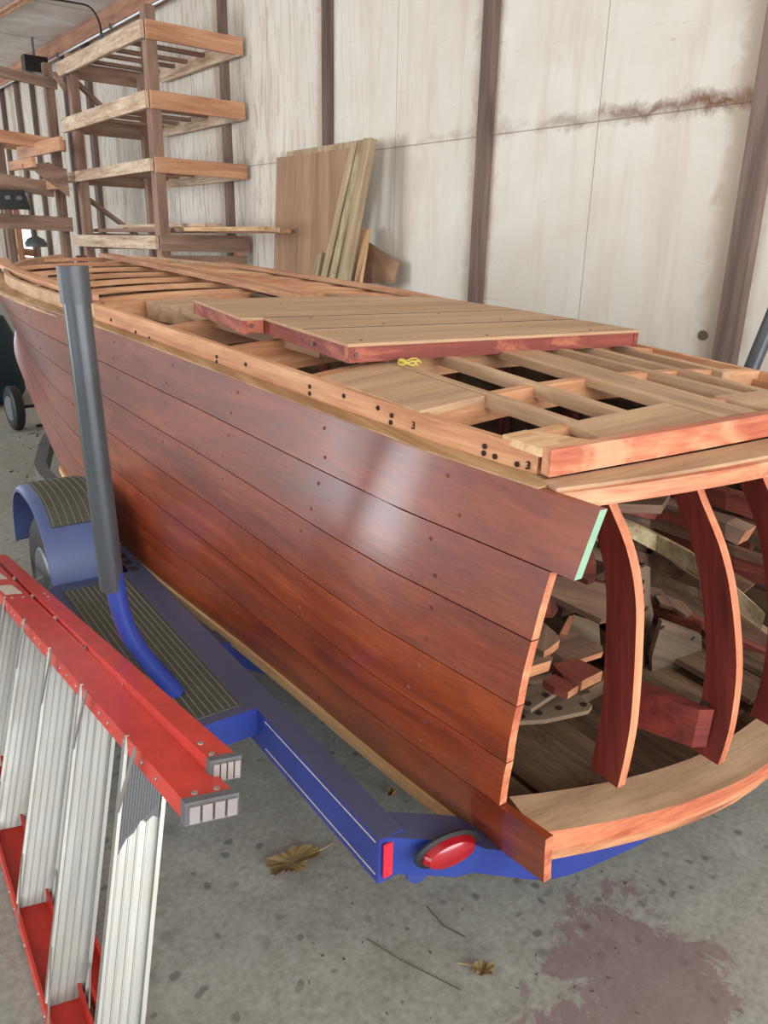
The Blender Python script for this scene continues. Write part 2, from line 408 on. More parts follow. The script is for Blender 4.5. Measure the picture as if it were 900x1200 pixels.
# bright window in the right wall far down the building
w1 = thing('window_1', None, None, (5.28, 20.0, 1.6)); w1['kind'] = 'structure'
k = NT('daylit_glass'); k.p.inputs['Base Color'].default_value = (.8,.87,.95,1); k.p.inputs['Emission Color'].default_value = (.86,.93,1,1); k.p.inputs['Emission Strength'].default_value = 1.3
M['daylit'] = k.m
bm = bmesh.new(); add_box(bm, V((5.285,19.42,1.5)), V((5.285,20.42,1.5)), .01, .8, mi=0); emit('pane', bm, 'daylit', Matrix.Translation(V((5.28,20,1.5))), w1)
bm = bmesh.new()
for z in (1.08, 1.92): add_box(bm, V((5.26,19.38,z)), V((5.26,20.46,z)), .06, .05)
for y in (19.4, 20.44): add_box(bm, V((5.26,y,1.08)), V((5.26,y,1.92)), .06, .05, up=V((0,1,0)))
emit('window_frame', bm, 'rack_orange', Matrix.Translation(V((5.28,20,1.5))), w1)

# conduit, ceiling track and hangers near the top of the wall
cd = thing('electrical_conduit', 'thin white conduit running along the top of the stained wall', 'conduit', (5.1, 10, 4.6))
tube('pipe', 'white_metal', [(5.1,-2,4.598),(5.1,23.5,4.598)], .018, cd, seg=10)
for y in (10.6, 13.2, 15.8, 18.4):
    board('strap', 'galv', (5.07,y,4.57), (5.07,y,4.64), .05, .02, cd, up=(0,1,0), bevel=0)
cw = thing('ceiling_cable', 'dark cable slung below the ceiling boards down to a wall hook', 'cable', (3.2, 13.7, 4.85))
pts = [(1.0,13.75,4.88),(2.4,13.8,4.87),(3.6,13.6,4.86),(4.4,13.3,4.84),(4.75,13.1,4.8),(4.85,13.05,4.62),(4.85,13.0,4.42)]
tube('wire', 'black', bend(pts,.1,3), .014, cw, seg=8)
tube('hook', 'galv', bend([(4.85,13.0,4.44),(4.85,13.06,4.34),(4.85,12.98,4.27)],.04,3), .028, cw, seg=8)
P = atz(40,75,4.7)
sp_ = thing('ceiling_box', 'small dark green box fixed up under the ceiling in the far corner', 'box', aty(41,76,16.2))
c0 = aty(41,76,16.2)
board('case', 'black_gloss', c0+V((-.2,0,0)), c0+V((.2,0,0)), .22, .26, sp_, bevel=.01)
board('bracket', 'galv', c0+V((0,0,.12)), V((c0.x,c0.y,4.9)), .05, .03, sp_, up=(1,0,0))
# ceiling track in orange-painted angle iron
bm = bmesh.new()
tp0, tp1 = atz(0,17,4.82), atz(42,-8,4.82); dd = tp1-tp0
tp0 -= dd*1.2; tp1 += dd*2.0; 
for s in (-.05,.05): add_box(bm, tp0+V((s,0,0)), tp1+V((s,0,0)), .03, .03)
L_ = (tp1-tp0); nn = int(L_.length/.3)
for i in range(nn): add_box(bm, tp0+L_*(i/nn)+V((-.05,0,0)), tp0+L_*((i+.5)/nn)+V((.05,0,0)), .02, .02)
o = emit('ceiling_track', bm, 'rack_orange', Matrix.Translation(tp0)); tag(o, 'orange lattice track fixed flat under the ceiling boards', 'track')

# ------------------------------------------------------------------ lumber racks
RX, RY0, RY1 = 4.05, 9.5, 12.25
rack = thing('lumber_rack', 'tall open timber lumber rack with four tiers against the stained wall', 'rack', (RX, RY0, 0))
board('post', 'rack', (RX+.05,RY0+.04,0), (RX+.05,RY0+.04,4.02), .15, .12, rack, up=(1,0,0))
board('post', 'rack', (RX+.05,RY1,0), (RX+.05,RY1,3.95), .15, .12, rack, up=(1,0,0))
board('post', 'rack', (5.1,RY1,0), (5.1,RY1,3.8), .12, .1, rack, up=(1,0,0))
tiers = [(3.76,.2,.19),(3.02,.2,.19),(2.27,.17,.13),(1.50,.16,.16)]
tops = [aty(172,24,RY0).z, aty(175,106,RY0).z, aty(180,184,RY0).z, aty(187,274,RY0).z]
hts = [.19,.19,.17,.20]
for i, (zt, h) in enumerate(zip(tops, hts)):
    zc = zt-h/2
    o = board('end_board', 'rack_orange' if i < 3 else 'rack', (RX-.02,RY0-.05,zc), (5.24,RY0-.05,zc), .045, h, rack)
    board('end_board', 'rack', (RX,RY1+.1,zc), (5.24,RY1+.1,zc), .045, h*1.1, rack)
    o = board('side_board', 'rack_light', (RX-.05,RY0-.02,zc), (RX-.05,RY1+.3,zc), .045, h*(.95 if i<2 else .8), rack)
    # wall-side board with its far end sawn on the slant
    zc2 = zc-.02; hh = h*.9
    prof = lambda x: [V((x,RY0-.05,zc2-hh/2)),V((x,RY0+2.2,zc2-hh/2)),V((x,RY0+2.42,zc2)),V((x,RY0+2.3,zc2+hh/2)),V((x,RY0-.05,zc2+hh/2))]
    bm = bmesh.new(); add_hull(bm, prof(5.16), prof(5.205)); emit('side_board', bm, 'rack_light', frame_x(V((5.18,RY0,zc)),V((5.18,RY1,zc))), rack, .003)
    for j in range(5):
        y = RY0+.4+j*.46+random.uniform(-.05,.05)
        board('slat', 'rack', (RX-.03,y,zc+h*.15), (5.2,y,zc+h*.15), .09, .04, rack)
zr_ = aty(190,304,RY0).z; board('lower_rail', 'rack', (RX,RY0-.05,zr_), (5.2,RY0-.05,zr_), .045, .1, rack)
board('side_board', 'rack', (RX-.05,RY0,1.16), (RX-.05,RY1,1.16), .045, .12, rack)
board('block', 'rack_orange', (5.1,RY0-.02,zr_+.05), (5.1,RY0-.02,zr_+.16), .1, .1, rack, up=(1,0,0))
# far braces
board('brace', 'rack', aty(88,95,RY1+.05), aty(122,128,RY1+.05), .05, .11, rack, up=(0,1,0))
board('brace', 'rack', (RX+.1,RY1+.05,2.1), (5.1,RY1+.1,1.45), .05, .12, rack, up=(0,1,0))
# timber stored on the lowest tier
def lumber(n, mat, x, y0, y1, z, w, t, label):
    o = board(n, mat, (x,y0,z), (x,y1,z), w, t, bevel=.003); tag(o, label, 'timber', 'timber lying on the lowest tier of the rack')
z1 = tops[3]+.02
yA = lambda px, x: atx(px, 270, x).y
lumber('timber_board', 'raw_pale', 4.42, yA(313,4.42), 11.2, z1+.04, .2, .045, 'pale square-ended board on the rack, nearest the front edge')
lumber('timber_board', 'rack_light', 4.62, yA(322,4.62), 11.6, z1+.04, .14, .045, 'pale plank second from the front on the lowest rack tier')
lumber('timber_board', 'rack_orange', 4.82, yA(336,4.82), 11.0, z1+.03, .12, .04, 'orange-brown board on the rack running out past the pale ones')
lumber('timber_board', 'rack', 4.98, yA(351,4.98), 11.4, z1+.03, .1, .035, 'longest thin brown strip sticking furthest out of the rack')
lumber('timber_board', 'rack_light', 4.52, 9.0, 11.9, z1+.09, .22, .04, 'weathered board lying on top of the other rack timber')
lumber('timber_board', 'rack', 4.3, 9.4, 12.6, z1+.03, .12, .045, 'grey-brown timber on the lowest rack tier just behind its front board')

# second rack deeper in the building, its beams run off to the left
r2 = thing('lumber_rack', 'dark timber rack deep in the building at the left edge, with three beams', 'rack', (2.0, 12.6, 0))
Yr = 12.6
def r2beam(pl, pr, h, mat, nm='beam', Yq=Yr, off=0):
    A = aty(*pl, Yq); B_ = aty(*pr, Yq); d = (B_-A); A = A - d*1.0
    board(nm, mat, A-V((0,0,h/2)), B_-V((0,0,h/2)), .06, h, r2)
r2beam((0,152), (76,164), .16, 'rack_orange')
r2beam((0,203), (62,214), .2, 'rack')
r2beam((0,250), (84,255), .2, 'rack')
r2beam((0,78), (66,93), .13, 'rack')
def r2side(a, c, h, mat, x):
    A = atx(*a, x); C = atx(*c, x); board('side_board', mat, A, C, .05, h, r2)
r2side((22,180), (72,168), .17, 'rack_orange', 3.6); r2side((26,219), (66,215), .15, 'rack_orange', 3.7); r2side((12,195),(40,190), .12, 'rack_orange', 3.3)
for i in range(4):
    board('slat', 'rack_orange', aty(0,160+i*4,14+i*.6)-V((1.5,0,0)), aty(36,166+i*3,14+i*.6), .1, .05, r2)
for i in range(3):
    board('slat', 'rack', aty(0,216+i*3,14+i*.6)-V((1.5,0,0)), aty(40,219+i*2,14+i*.6), .1, .05, r2)
board('post', 'rack', (2.3,Yr+.1,0), (2.3,Yr+.1,3.9), .14, .12, r2, up=(1,0,0))
board('post', 'rack', (3.75,15.2,0), (3.75,15.2,3.2), .14, .12, r2, up=(1,0,0))
board('post', 'rack', (RX-.1,Yr+.25,0), (RX-.1,Yr+.25,3.9), .12, .12, r2, up=(1,0,0))
# plywood gusset and diagonal braces at the post
g = [aty(x,y,12.15) for x,y in ((41,192),(57,190),(66,195),(78,198),(82,231),(70,222),(42,201))]
plate('gusset', 'rack', g, (0,.04,0), r2)
g = [aty(x,y,12.15) for x,y in ((26,192),(42,192),(42,200),(27,199))]; plate('gusset', 'rack', g, (0,.04,0), r2)
g = [aty(x,y,12.15) for x,y in ((60,84),(66,84),(78,101),(76,108))]; plate('gusset', 'rack', g, (0,.04,0), r2)
# black radio / box on the rack's beam
A = aty(0,246,12.5); Bq = aty(34,246,12.5)
rd = thing('radio', 'black boxy radio standing on the lowest beam of the far left rack', 'radio', (A+Bq)/2)
bm = bmesh.new(); L0 = A-V((.3,0,0))
add_hull(bm, [L0+V((0,-.1,0)), Bq+V((0,-.1,0)), Bq+V((-.06,-.1,.26)), L0+V((0,-.1,.26))], [L0+V((0,.15,0)), Bq+V((0,.15,0)), Bq+V((-.06,.15,.26)), L0+V((0,.15,.26))])
emit('case', bm, 'black_gloss', Matrix.Translation(L0), rd, .01)
for i in range(3):
    p = L0+(Bq-L0)*(.3+.22*i)+V((0,-.11,.15)); board('dial', 'galv', p, p+V((.07,0,.01)), .01, .05, rd, bevel=0)
# round lamp hanging further back
c0 = aty(42,283,13.4)
lp = thing('work_lamp', 'small grey dome lamp hanging in the far left corner', 'lamp', c0)
bm = bmesh.new(); tube_bm(bm, [c0+V((0,0,-.08)),c0+V((0,0,-.03)),c0+V((0,0,.04)),c0+V((0,0,.08))], [.16,.17,.12,.03]); emit('lamp_shade', bm, 'galv', Matrix.Translation(c0), lp)
tube('cord', 'black', [c0+V((0,0,.08)), V((c0.x,c0.y,2.3))], .008, lp, seg=6)
# red-brown post and tool jumble at the left
c0 = aty(18,290,15.5)
st = thing('shelf_stand', 'orange timber stand with a cross rail below the far beams', 'stand', (c0.x,15.5,0))
A = aty(20,262,15.5); Bq = aty(22,312,15.5)
board('post', 'rack_orange', (A.x,15.5,0), (A.x,15.5,A.z+.3), .12, .1, st, up=(1,0,0))
A2 = aty(25,294,15.5); B2 = aty(44,297,15.5); board('rail', 'rack_orange', A2-V((.1,0,0)), B2, .06, .12, st)
board('post', 'rack', (B2.x,15.5,0), (B2.x,15.5,B2.z+.3), .1, .1, st, up=(1,0,0))

# ------------------------------------------------------------------ boards leaning on the wall
def lean_sheet(name, mat, pts, th, label, cat, x_):
    P = [atx(p[0], p[1], p[2]) for p in pts]
    # slab between top edge (near wall) and bottom edge
    o = plate(name, mat, P, V((th,0,0)), None, xdir=(P[-1]-P[0])); tag(o, label, cat); return o
def leaning(name, mat, top, bot, w, t, xt, xb, label, cat, group=None, sx=0):
    A = atx(top[0], top[1], xt); Bq = atx(bot[0], bot[1], xb)
    d = Bq-A; k_ = (0-A.z)/d.z; F = A+d*k_; F.z = 0.0
    o = board(name, mat, A, F, w, t, up=(1,0,0), bevel=.003); tag(o, label, cat, group); return o
def sheet(name, mat, tl, tr, x_top, x_bot, th, label, bl, br, group=None):
    A = atx(*tl, x_top); Bq = atx(*tr, x_top)
    def ext(Pt, q):
        for s in range(40):
            xx = x_top + (x_bot-x_top)*s/39
            Q = atx(*q, xx)
            zr = Pt.z
            if abs((xx-x_top) - (x_bot-x_top)*(Pt.z-Q.z)/Pt.z) < .02: return Q
        return Q
    C = ext(Bq, br); D = ext(A, bl)
    C = Bq+(C-Bq)*(Bq.z/(Bq.z-C.z)); D = A+(D-A)*(A.z/(A.z-D.z))
    m_ = (C-A).normalized(); 
    # force planarity by taking the plane through A, B, D
    nrm = (Bq-A).cross(D-A).normalized()
    C = C - nrm*(C-A).dot(nrm)
    C.z = max(C.z, .0); D.z = max(D.z, .0)
    if nrm.x > 0: nrm = -nrm
    o = plate(name, mat, [A,Bq,C,D], -nrm*th, None, xdir=tuple(D-A)); tag(o, label, 'board'); return o
sheet('plywood_sheet', 'plywood', (324,185), (411,173), 5.02, 4.75, .018, 'large brown plywood sheet leaning on the stained wall beside the rack', (321,310), (383,315))
sheet('framed_panel', 'green_wood', (336,178), (428,163), 5.08, 4.85, .03, 'pale framed panel behind the brown plywood sheet, only its top edge showing', (334,310), (395,315))
leaning('leaning_plank', 'green_wood', (417,168), (383,318), .10, .05, 5.0, 4.75, 'pale plank leaning at an angle along the edge of the brown plywood', 'plank')
leaning('leaning_plank', 'scrap_pale', (427,166), (393,318), .11, .05, 4.98, 4.72, 'grey-green middle plank of the three tilted planks by the plywood', 'plank')
leaning('leaning_plank', 'green_wood', (434,163), (405,318), .13, .07, 4.96, 4.70, 'thickest outer tilted plank with worn top, right of the plywood', 'plank')
leaning('leaning_plank', 'green_wood', (376,298), (371,322), .12, .04, 4.85, 4.75, 'short stub of board in front of the foot of the plywood sheet', 'plank')
leaning('leaning_plank', 'plywood', (422,268), (415,325), .17, .03, 5.08, 4.95, 'short dark brown board leaning beside the thick outer plank', 'plank')
leaning('leaning_plank', 'raw_pale', (430,270), (421,325), .09, .04, 5.03, 4.9, 'short pale board with one dark knot, right of the tilted planks', 'plank')
# cut-off brown panel with slanted corner
P = [atx(432,284,5.16), atx(467,308,5.16), atx(460,332,5.10), atx(425,332,5.10)]
o = plate('plywood_offcut', 'plywood', P, (.02,0,0), xdir=(0,1,0)); tag(o, 'brown plywood offcut with a slanted top leaning low on the wall', 'board')
bot = atx(462,332,5.10)
o = board('sawhorse_block', 'scrap', (4.95,bot.y+.0,0), (4.95,bot.y,1.05), .5, .16, up=(0,1,0)); tag(o, 'dark upright timber block standing at the wall behind the leaning planks', 'block')

# wall details: bolt cover
bm = bmesh.new(); p = atx(824,393,5.3); disc_bm(bm, p, (-1,0,0), .035, .012)
tag(emit('round_cap', bm, 'bolt', Matrix.Translation(p)), 'small round grey cap low on the white wall left of the near post', 'cap')

# ------------------------------------------------------------------ the boat
boat = thing('wooden_boat', 'long unfinished mahogany runabout hull with open deck frames, on a blue trailer', 'boat', mw=BOAT)
SX=[-.3,-.06,.25,.68,1.25,2.03,2.4,3.2,3.8,4.4,5.0,5.6]; SY=[.80,.836,.885,.92,.97,1.04,1.10,1.17,1.15,1.0,.72,.25]
SZ=[1.095,1.095,1.098,1.101,1.11,1.12,1.125,1.13,1.135,1.14,1.15,1.16]
CX=[-.3,-.024,.214,.477,.91,1.44,1.84,2.3,2.8,3.27,3.93,4.45,5.0,5.6]
CY=[.80,.838,.872,.90,.939,1.014,1.057,1.085,1.075,1.045,1.01,.985,.74,.22]
CZ=[.30,.30,.30,.30,.30,.30,.305,.335,.38,.45,.60,.75,.88,1.0]
CEN = .2
def sheer(x): return V((x, smooth(x,SX,SY) if x > .3 else interp(x,SX,SY), interp(x,SX,SZ)))
def chine(x): return V((x, smooth(x,CX,CY) if x > .5 else interp(x,CX,CY), smooth(x,CX,CZ)))
def skin(x, t, side=1, inset=0):
    s = sheer(x); c = chine(x); p = s.lerp(c, t)
    bulge = interp(x, [.35,1.1,2,3.2,4.5], [.088,.04,.0,-.04,-.05])
    p.y += bulge*math.sin(math.pi*t) - inset
    if side < 0: p.y = 2*CEN - p.y
    return p
TT = [0,.149,.304,.466,.634,.80,1.0]
def skin_on(x, t, side=1, ins=0):      # planks run straight on past the transom
    p = skin(max(x,-.04), t, side, ins)
    if x < -.04:
        q = skin(.2, t, side, ins); p = p + (p-q)/(.24)*(-.04-x)
    return p
def end_x(px, py, t):
    y = .84
    for _ in range(12): q = by(px,py,y); y = skin_on(q.x, t).y
    return q.x
ends = [(end_x(700,603,.02), end_x(676,656,.149)), (end_x(648,650,.149), end_x(628,708,.304)), (end_x(628,708,.304), end_x(612,772,.466)),
        (end_x(612,772,.466), end_x(600,838,.634)), (end_x(600,838,.634), end_x(590,905,.8)), (end_x(645,945,.8), end_x(638,1030,1.0))]
def hull_plank(i, side, xa, xb, th=.016, x1=5.6, mats=('plank','edge')):
    bm = bmesh.new(); N = 46; K = 4
    t0, t1 = TT[i]+(.0016 if i else 0), TT[i+1]-.0016
    def pt(iu, kv, ins):
        t = t0+(t1-t0)*kv/K; xs = xa+(xb-xa)*kv/K
        u = iu/N; x = xs+(x1-xs)*(u**1.25)
        xs2 = x
        p = skin_on(x, t, side, ins)
        return b(*p)
    out = [[bm.verts.new(pt(a,c_,0)) for c_ in range(K+1)] for a in range(N+1)]
    inn = [[bm.verts.new(pt(a,c_,th)) for c_ in range(K+1)] for a in range(N+1)]
    for a in range(N):
        for c_ in range(K):
            f = bm.faces.new((out[a][c_],out[a][c_+1],out[a+1][c_+1],out[a+1][c_])); f.smooth = True
            f = bm.faces.new((inn[a][c_],inn[a+1][c_],inn[a+1][c_+1],inn[a][c_+1])); f.material_index = 2
        for c_ in (0,K):
            f = bm.faces.new((out[a][c_],out[a+1][c_],inn[a+1][c_],inn[a][c_])); f.material_index = 0
    for c_ in range(K):
        for a in (0,N):
            f = bm.faces.new((out[a][c_],out[a][c_+1],inn[a][c_+1],inn[a][c_])); f.material_index = 1
    mw = BOAT @ Matrix.Translation(V((0, .8*side, .5)))
    return emit('hull_plank', bm, list(mats)+['inner'], mw, boat)
for i in range(6):
    low = i >= 3
    m0 = 'plank_low' if low else 'plank'
    o = hull_plank(i, 1, ends[i][0], ends[i][1], .018 if i != 5 else .02, mats=(m0, 'frame_edge' if i else 'edge_green'))
    hull_plank(i, -1, -.02, -.02, mats=('plank','frame_edge'))
# plug marks over the fastenings
pn = []
for st_ in (.12,.55,.98,1.4,1.85,2.3,2.8):
    for i in range(6):
        for f_ in (.25,.75):
            t = TT[i]+(TT[i+1]-TT[i])*f_; p = skin(st_+random.uniform(-.03,.03), t); pn.append((b(*p), BL))
dots('fastening_plug', 'scrap_red', pn, .005, .0012, boat, 8)
# chine strip
xs = [-.03+i*.1 for i in range(29)]
sweep('chine_strip', 'raw_pale', [chine(x)+V((0,-.004,-.012)) for x in xs], .03, .028, boat, fr=BOAT)
# covering board along the sheer (port and starboard) and coaming on top
def off(x, d, dz, side=1):
    s = sheer(x); n_ = (sheer(x+.02)-sheer(x-.02)); n_ = V((-n_.y, n_.x, 0)).normalized()
    p = s - n_*d; p.z = s.z+dz
    if side < 0: p.y = 2*CEN-p.y
    return p
xs = [-.05+i*.1 for i in range(56)]
for sd in (1,-1):
    sweep('covering_board', 'ledge', [off(x,.043,-.006,sd) for x in xs], .084, .02, boat, fr=BOAT)
xc = [-.005+i*.09 for i in range(25)]
for sd in (1,-1):
    sweep('coaming', 'raw', [off(x,.066,.024+.008*min(1,max(0,x)/2),sd) for x in xc], .02, [.052+.01*min(1,max(0,x)/2) for x in xc], boat, fr=BOAT)
xc2 = [2.16+i*.12 for i in range(27)]
sweep('coaming', 'dusty', [off(x,.085,.026,1) for x in xc2], .024, .06, boat, fr=BOAT)
sweep('coaming', 'dusty', [off(x,.085,.026,-1) for x in xc2], .024, .06, boat, fr=BOAT)
# bolt holes in the coaming
pn = []
for (x,y) in ((130,375),(159,389),(173,399),(175,396),(254,418),(254,424),(288,427),(363,453),(363,461),(403,464),(443,478),(459,487),(458,495),(568,523),(567,531),(580,535),(606,544)):
    lo, hi = .9, 1.3
    for _ in range(40):
        m_ = (lo+hi)/2; q = bz(x,y,m_)
        if q.y > off(q.x,.056,0).y: hi = m_
        else: lo = m_
    pn.append((b(*q), BL))
dots('bolt_hole', 'hole', pn, .0055, .003, boat)

# pencilled numbers on the coaming
for txt, px_, py_, sz in (('3', 616, 549, .022), ('3', 483, 502, .024)):
    lo, hi = .9, 1.3
    for _ in range(40):
        m_ = (lo+hi)/2; q = bz(px_,py_,m_)
        if q.y > off(q.x,.056,0).y: hi = m_
        else: lo = m_
    cu = bpy.data.curves.new('written_number', 'FONT'); cu.body = txt; cu.size = sz; cu.extrude = .002; cu.materials.append(M['hole'])
    tg = (off(q.x-.03,.056,0)-off(q.x+.03,.056,0)); tg.z = 0; tg.normalize()
    X_ = (BOAT.to_3x3()@tg).normalized(); Z_ = X_.cross(BU).normalized(); p = b(*q)+Z_*.0018
    to_ = bpy.data.objects.new('written_number_outline', cu); COL.objects.link(to_)
    me = bpy.data.meshes.new_from_object(to_.evaluated_get(bpy.context.evaluated_depsgraph_get())); me.name = 'written_number'
    bpy.data.objects.remove(to_)
    if not me.materials: me.materials.append(M['hole'])
    link(bpy.data.objects.new('written_number', me), Matrix(((X_.x,BU.x,Z_.x,p.x),(X_.y,BU.y,Z_.y,p.y),(X_.z,BU.z,Z_.z,p.z),(0,0,0,1))), boat)

# deck surface height with crown
def dk(x, y, base=1.145):
    base += .012*max(0,min(1,(x-1.6)/1.0))
    cr = .018+.03*min(1,max(0,x)/.8)
    hw = .75 if x < 2 else .9
    return base+cr*(1-min(1,abs((y-CEN)/hw))**2)
def D(x, y, dz=0): return V((x, y, dk(x,y)+dz))
def inner(x, sd=1): return off(x,.078,0,sd).y
def deck_beam(x, h=.085, th=.03, mat='raw', bow=0, y0=None, y1=None, name='deck_beam', dz=-.003):
    a = inner(x) if y0 is None else y0; c_ = inner(x,-1) if y1 is None else y1
    pts = []
    for i in range(17):
        y = a+(c_-a)*i/16; pts.append(D(x+bow*(1-((y-CEN)/.8)**2), y, -h/2+dz))
    return sweep(name, mat, pts, th, h, boat, fr=BOAT)
deck_beam(.085, .058, .028, bow=-.0)
deck_beam(.30, .058, .03, bow=.07)
deck_beam(.715, .062, .03, bow=.06)
deck_beam(1.22, .09, .035, 'raw'); deck_beam(1.72, .09, .035, 'raw'); deck_beam(2.30, .08, .03, 'raw', bow=.06)
# fore-and-aft deck battens, let into the beams
def deck_batten(y0, y1, x0, x1, w=.042, h=.02, mat='dusty', name='deck_batten', dz=0.001):
    n_ = 8; pts = [D(x0+(x1-x0)*i/n_, y0+(y1-y0)*i/n_, -h/2+dz) for i in range(n_+1)]
    return sweep(name, mat, pts, w, h, boat, fr=BOAT)
for (ya, yb) in ((.615,.62),(.46,.45)):
    deck_batten(ya, yb, .09, .72, .032, .028)
for (ya, yb) in ((.03,.045),(-.07,-.10)):
    deck_batten(ya, yb, .09, .72, .032, .028)
deck_batten(-.22,-.26,.3,.72,.032,.028)
deck_batten(.235, .205, -.03, .76, .135, .022, name='king_plank')
# wide deck panels
def deck_panel(corners, th=.016, mat='dusty', name='deck_panel', dz=.002):
    P = [D(x,y,dz) for x,y in corners]
    # split into strips so that it follows the crown
    bm = bmesh.new(); n_ = 6
    A,B_,C_,D_ = P
    top = []; 
    for i in range(n_+1):
        t = i/n_; row = []
        for e0, e1 in ((A,D_),(B_,C_)):
            q = e0.lerp(e1,t); q.z = dk(q.x,q.y)+dz; row.append(q)
        top.append(row)
    vt = [[bm.verts.new(b(*q)) for q in r] for r in top]; vb = [[bm.verts.new(b(q.x,q.y,q.z-th)) for q in r] for r in top]
    for i in range(n_):
        bm.faces.new((vt[i][0],vt[i][1],vt[i+1][1],vt[i+1][0])); bm.faces.new((vb[i][0],vb[i+1][0],vb[i+1][1],vb[i][1]))
        bm.faces.new((vt[i][0],vt[i+1][0],vb[i+1][0],vb[i][0])); bm.faces.new((vt[i][1],vb[i][1],vb[i+1][1],vt[i+1][1]))
    bm.faces.new((vt[0][0],vb[0][0],vb[0][1],vt[0][1])); bm.faces.new((vt[-1][0],vt[-1][1],vb[-1][1],vb[-1][0]))
    return emit(name, bm, mat, frame_x(b(*A), b(*B_), BU), boat)
# corners: fwd-port, fwd-inboard, aft-inboard, aft-port
deck_panel([(.70,.845),(.715,.64),(.33,.64),(.31,.83)])
deck_panel([(.085,.64),(.10,.31),(-.05,.31),(-.035,.66)], mat='dusty')
deck_panel([(.30,.79),(.31,.70),(.10,.72),(.085,.79)], mat='dusty', dz=-.02) if False else None
deck_panel([(.09,.80),(.09,.74),(-.02,.74),(-.01,.80)], mat='raw_pale')
deck_panel([(.08,.745),(.08,.735),(-.03,.675),(-.03,.745)], mat='raw_pale')
deck_panel([(.10,.13),(.10,-.20),(-.03,-.15),(-.05,.13)], mat='dusty')
deck_panel([(.10,-.20),(.10,-.38),(-.01,-.34),(-.03,-.15)], mat='dusty')
# outboard blocking along the coamings
for sd in (1,-1):
    sweep('carlin', 'raw', [V((x, off(x,.09,0,sd).y, 1.105)) for x in [.0+i*.15 for i in range(15)]], .03, .05, boat, fr=BOAT)
# longitudinal in the midship bay and side decking plates
deck_batten(.60,.63,.72,1.5,.05,.03,'dusty')
deck_batten(.66,.70,1.0,2.0,.045,.03,'dusty')
for sd in (1,-1):
    deck_panel([(2.28,.77 if sd>0 else -.37),(2.32,.50 if sd>0 else -.10),(1.80,.52 if sd>0 else -.12),(1.80,.66 if sd>0 else -.26)], mat='dusty', th=.07, dz=-.003)
deck_panel([(1.20,.80),(1.21,.66),(1.0,.66),(1.0,.80)], mat='raw', dz=-.03)
deck_batten(.24,.24,.76,2.3,.12,.03,'inner')
# pale floor timbers seen through the open bays
# transom: aft coaming board, ledge, top beam, frames, bottom beam
T = lambda y, d: -d*(1-((y-CEN)/.66)**2)
ys = [.795-i*(1.19/16) for i in range(17)]
crn = lambda y: .016*(1-((y-CEN)/.66)**2)
sweep('aft_coaming', 'salmon', [V((-.012+T(y,.05), y, 1.128+crn(y))) for y in ys], .024, .05, boat, fr=BOAT)
ys2 = [.812-i*(1.242/16) for i in range(17)]
sweep('aft_ledge', 'dusty', [V((-.040+T(y,.075), y, 1.095+crn(y))) for y in ys2], [.042+.038*(1-((y-CEN)/.66)**2) for y in ys2], .008, boat, fr=BOAT)
yq = [.825-i*(.56/10) for i in range(11)]
sweep('transom_top_beam', 'salmon', [V((-.056+T(y,.10), y, 1.076+crn(y))) for y in yq], .028, .032, boat, fr=BOAT)
yq = [.265-i*(.69/10) for i in range(11)]
sweep('transom_top_beam', 'raw_pale', [V((-.056+T(y,.10), y, 1.076+crn(y))) for y in yq], .028, .032, boat, fr=BOAT)
def tframe(y, pts, w=.024, d=.075):
    P = []
    for (x,z) in pts: P.append(V((x+d/2, y-w/2-.002, z)))
    # denser
    Q = []
    for i in range(len(P)-1):
        p0 = P[max(i-1,0)]; p1 = P[i]; p2 = P[i+1]; p3 = P[min(i+2,len(P)-1)]
        for k_ in range(4):
            t = k_/4; Q.append(.5*((2*p1)+(-p0+p2)*t+(2*p0-5*p1+4*p2-p3)*t*t+(-p0+3*p1-3*p2+p3)*t**3))
    Q.append(P[-1])
    PW = [BOAT@q for q in Q]; bm = bmesh.new()
    n_ = len(PW); rings = []
    for i,p in enumerate(PW):
        hy = BL*w/2; hx = BF*d/2
        rings.append([bm.verts.new(q) for q in (p-hx-hy, p-hx+hy, p+hx+hy, p+hx-hy)])
    for a, c_ in zip(rings, rings[1:]):
        for i in range(4):
            f = bm.faces.new((a[i],a[(i+1)%4],c_[(i+1)%4],c_[i])); f.material_index = 1 if i == 0 else 0
    bm.faces.new(rings[0][::-1]); bm.faces.new(rings[-1])
    return emit('transom_frame', bm, ['frame_red','frame_edge'], frame_x(PW[0],PW[-1],BL), boat)
F1 = [(.0,1.07),(0,1.035),(-.07,.945),(-.11,.855),(-.13,.75),(-.148,.60),(-.15,.50),(-.146,.42)]
F2 = [(-.01,1.07),(-.015,1.01),(-.095,.90),(-.145,.80),(-.19,.655),(-.205,.53),(-.205,.46),(-.20,.40)]
tframe(.60, F1); tframe(.32, F2); tframe(.075, F2); tframe(-.20, F1)
bm_y = [.81-i*(1.11/14) for i in range(15)]
zb = lambda y: .385-.075*(1-((y-CEN)/.5)**2) - .03*0
BBt = [bx(x,y,-.175+.0) for x,y in ((640,942),(717,922),(760,908),(845,872),(900,848))]
def bb(y):   # aft face of the bottom beam
    return V((-.155-.05*(1-((y-CEN)/.52)**2), y, interp(-y, [-.82,-.70,-.45,-.2,.1,.4], [.375,.355,.315,.285,.29,.33])))
sweep('transom_bottom_beam', ['frame_edge','dusty'], [bb(y)+V((.055,0,0)) for y in bm_y], .11, .052, boat, fr=BOAT, sides=[0,0,1,0])
sweep('bottom_plank_end', 'scrap_end', [bb(y)+V((.075,0,-.045)) for y in bm_y], .12, .035, boat, fr=BOAT)
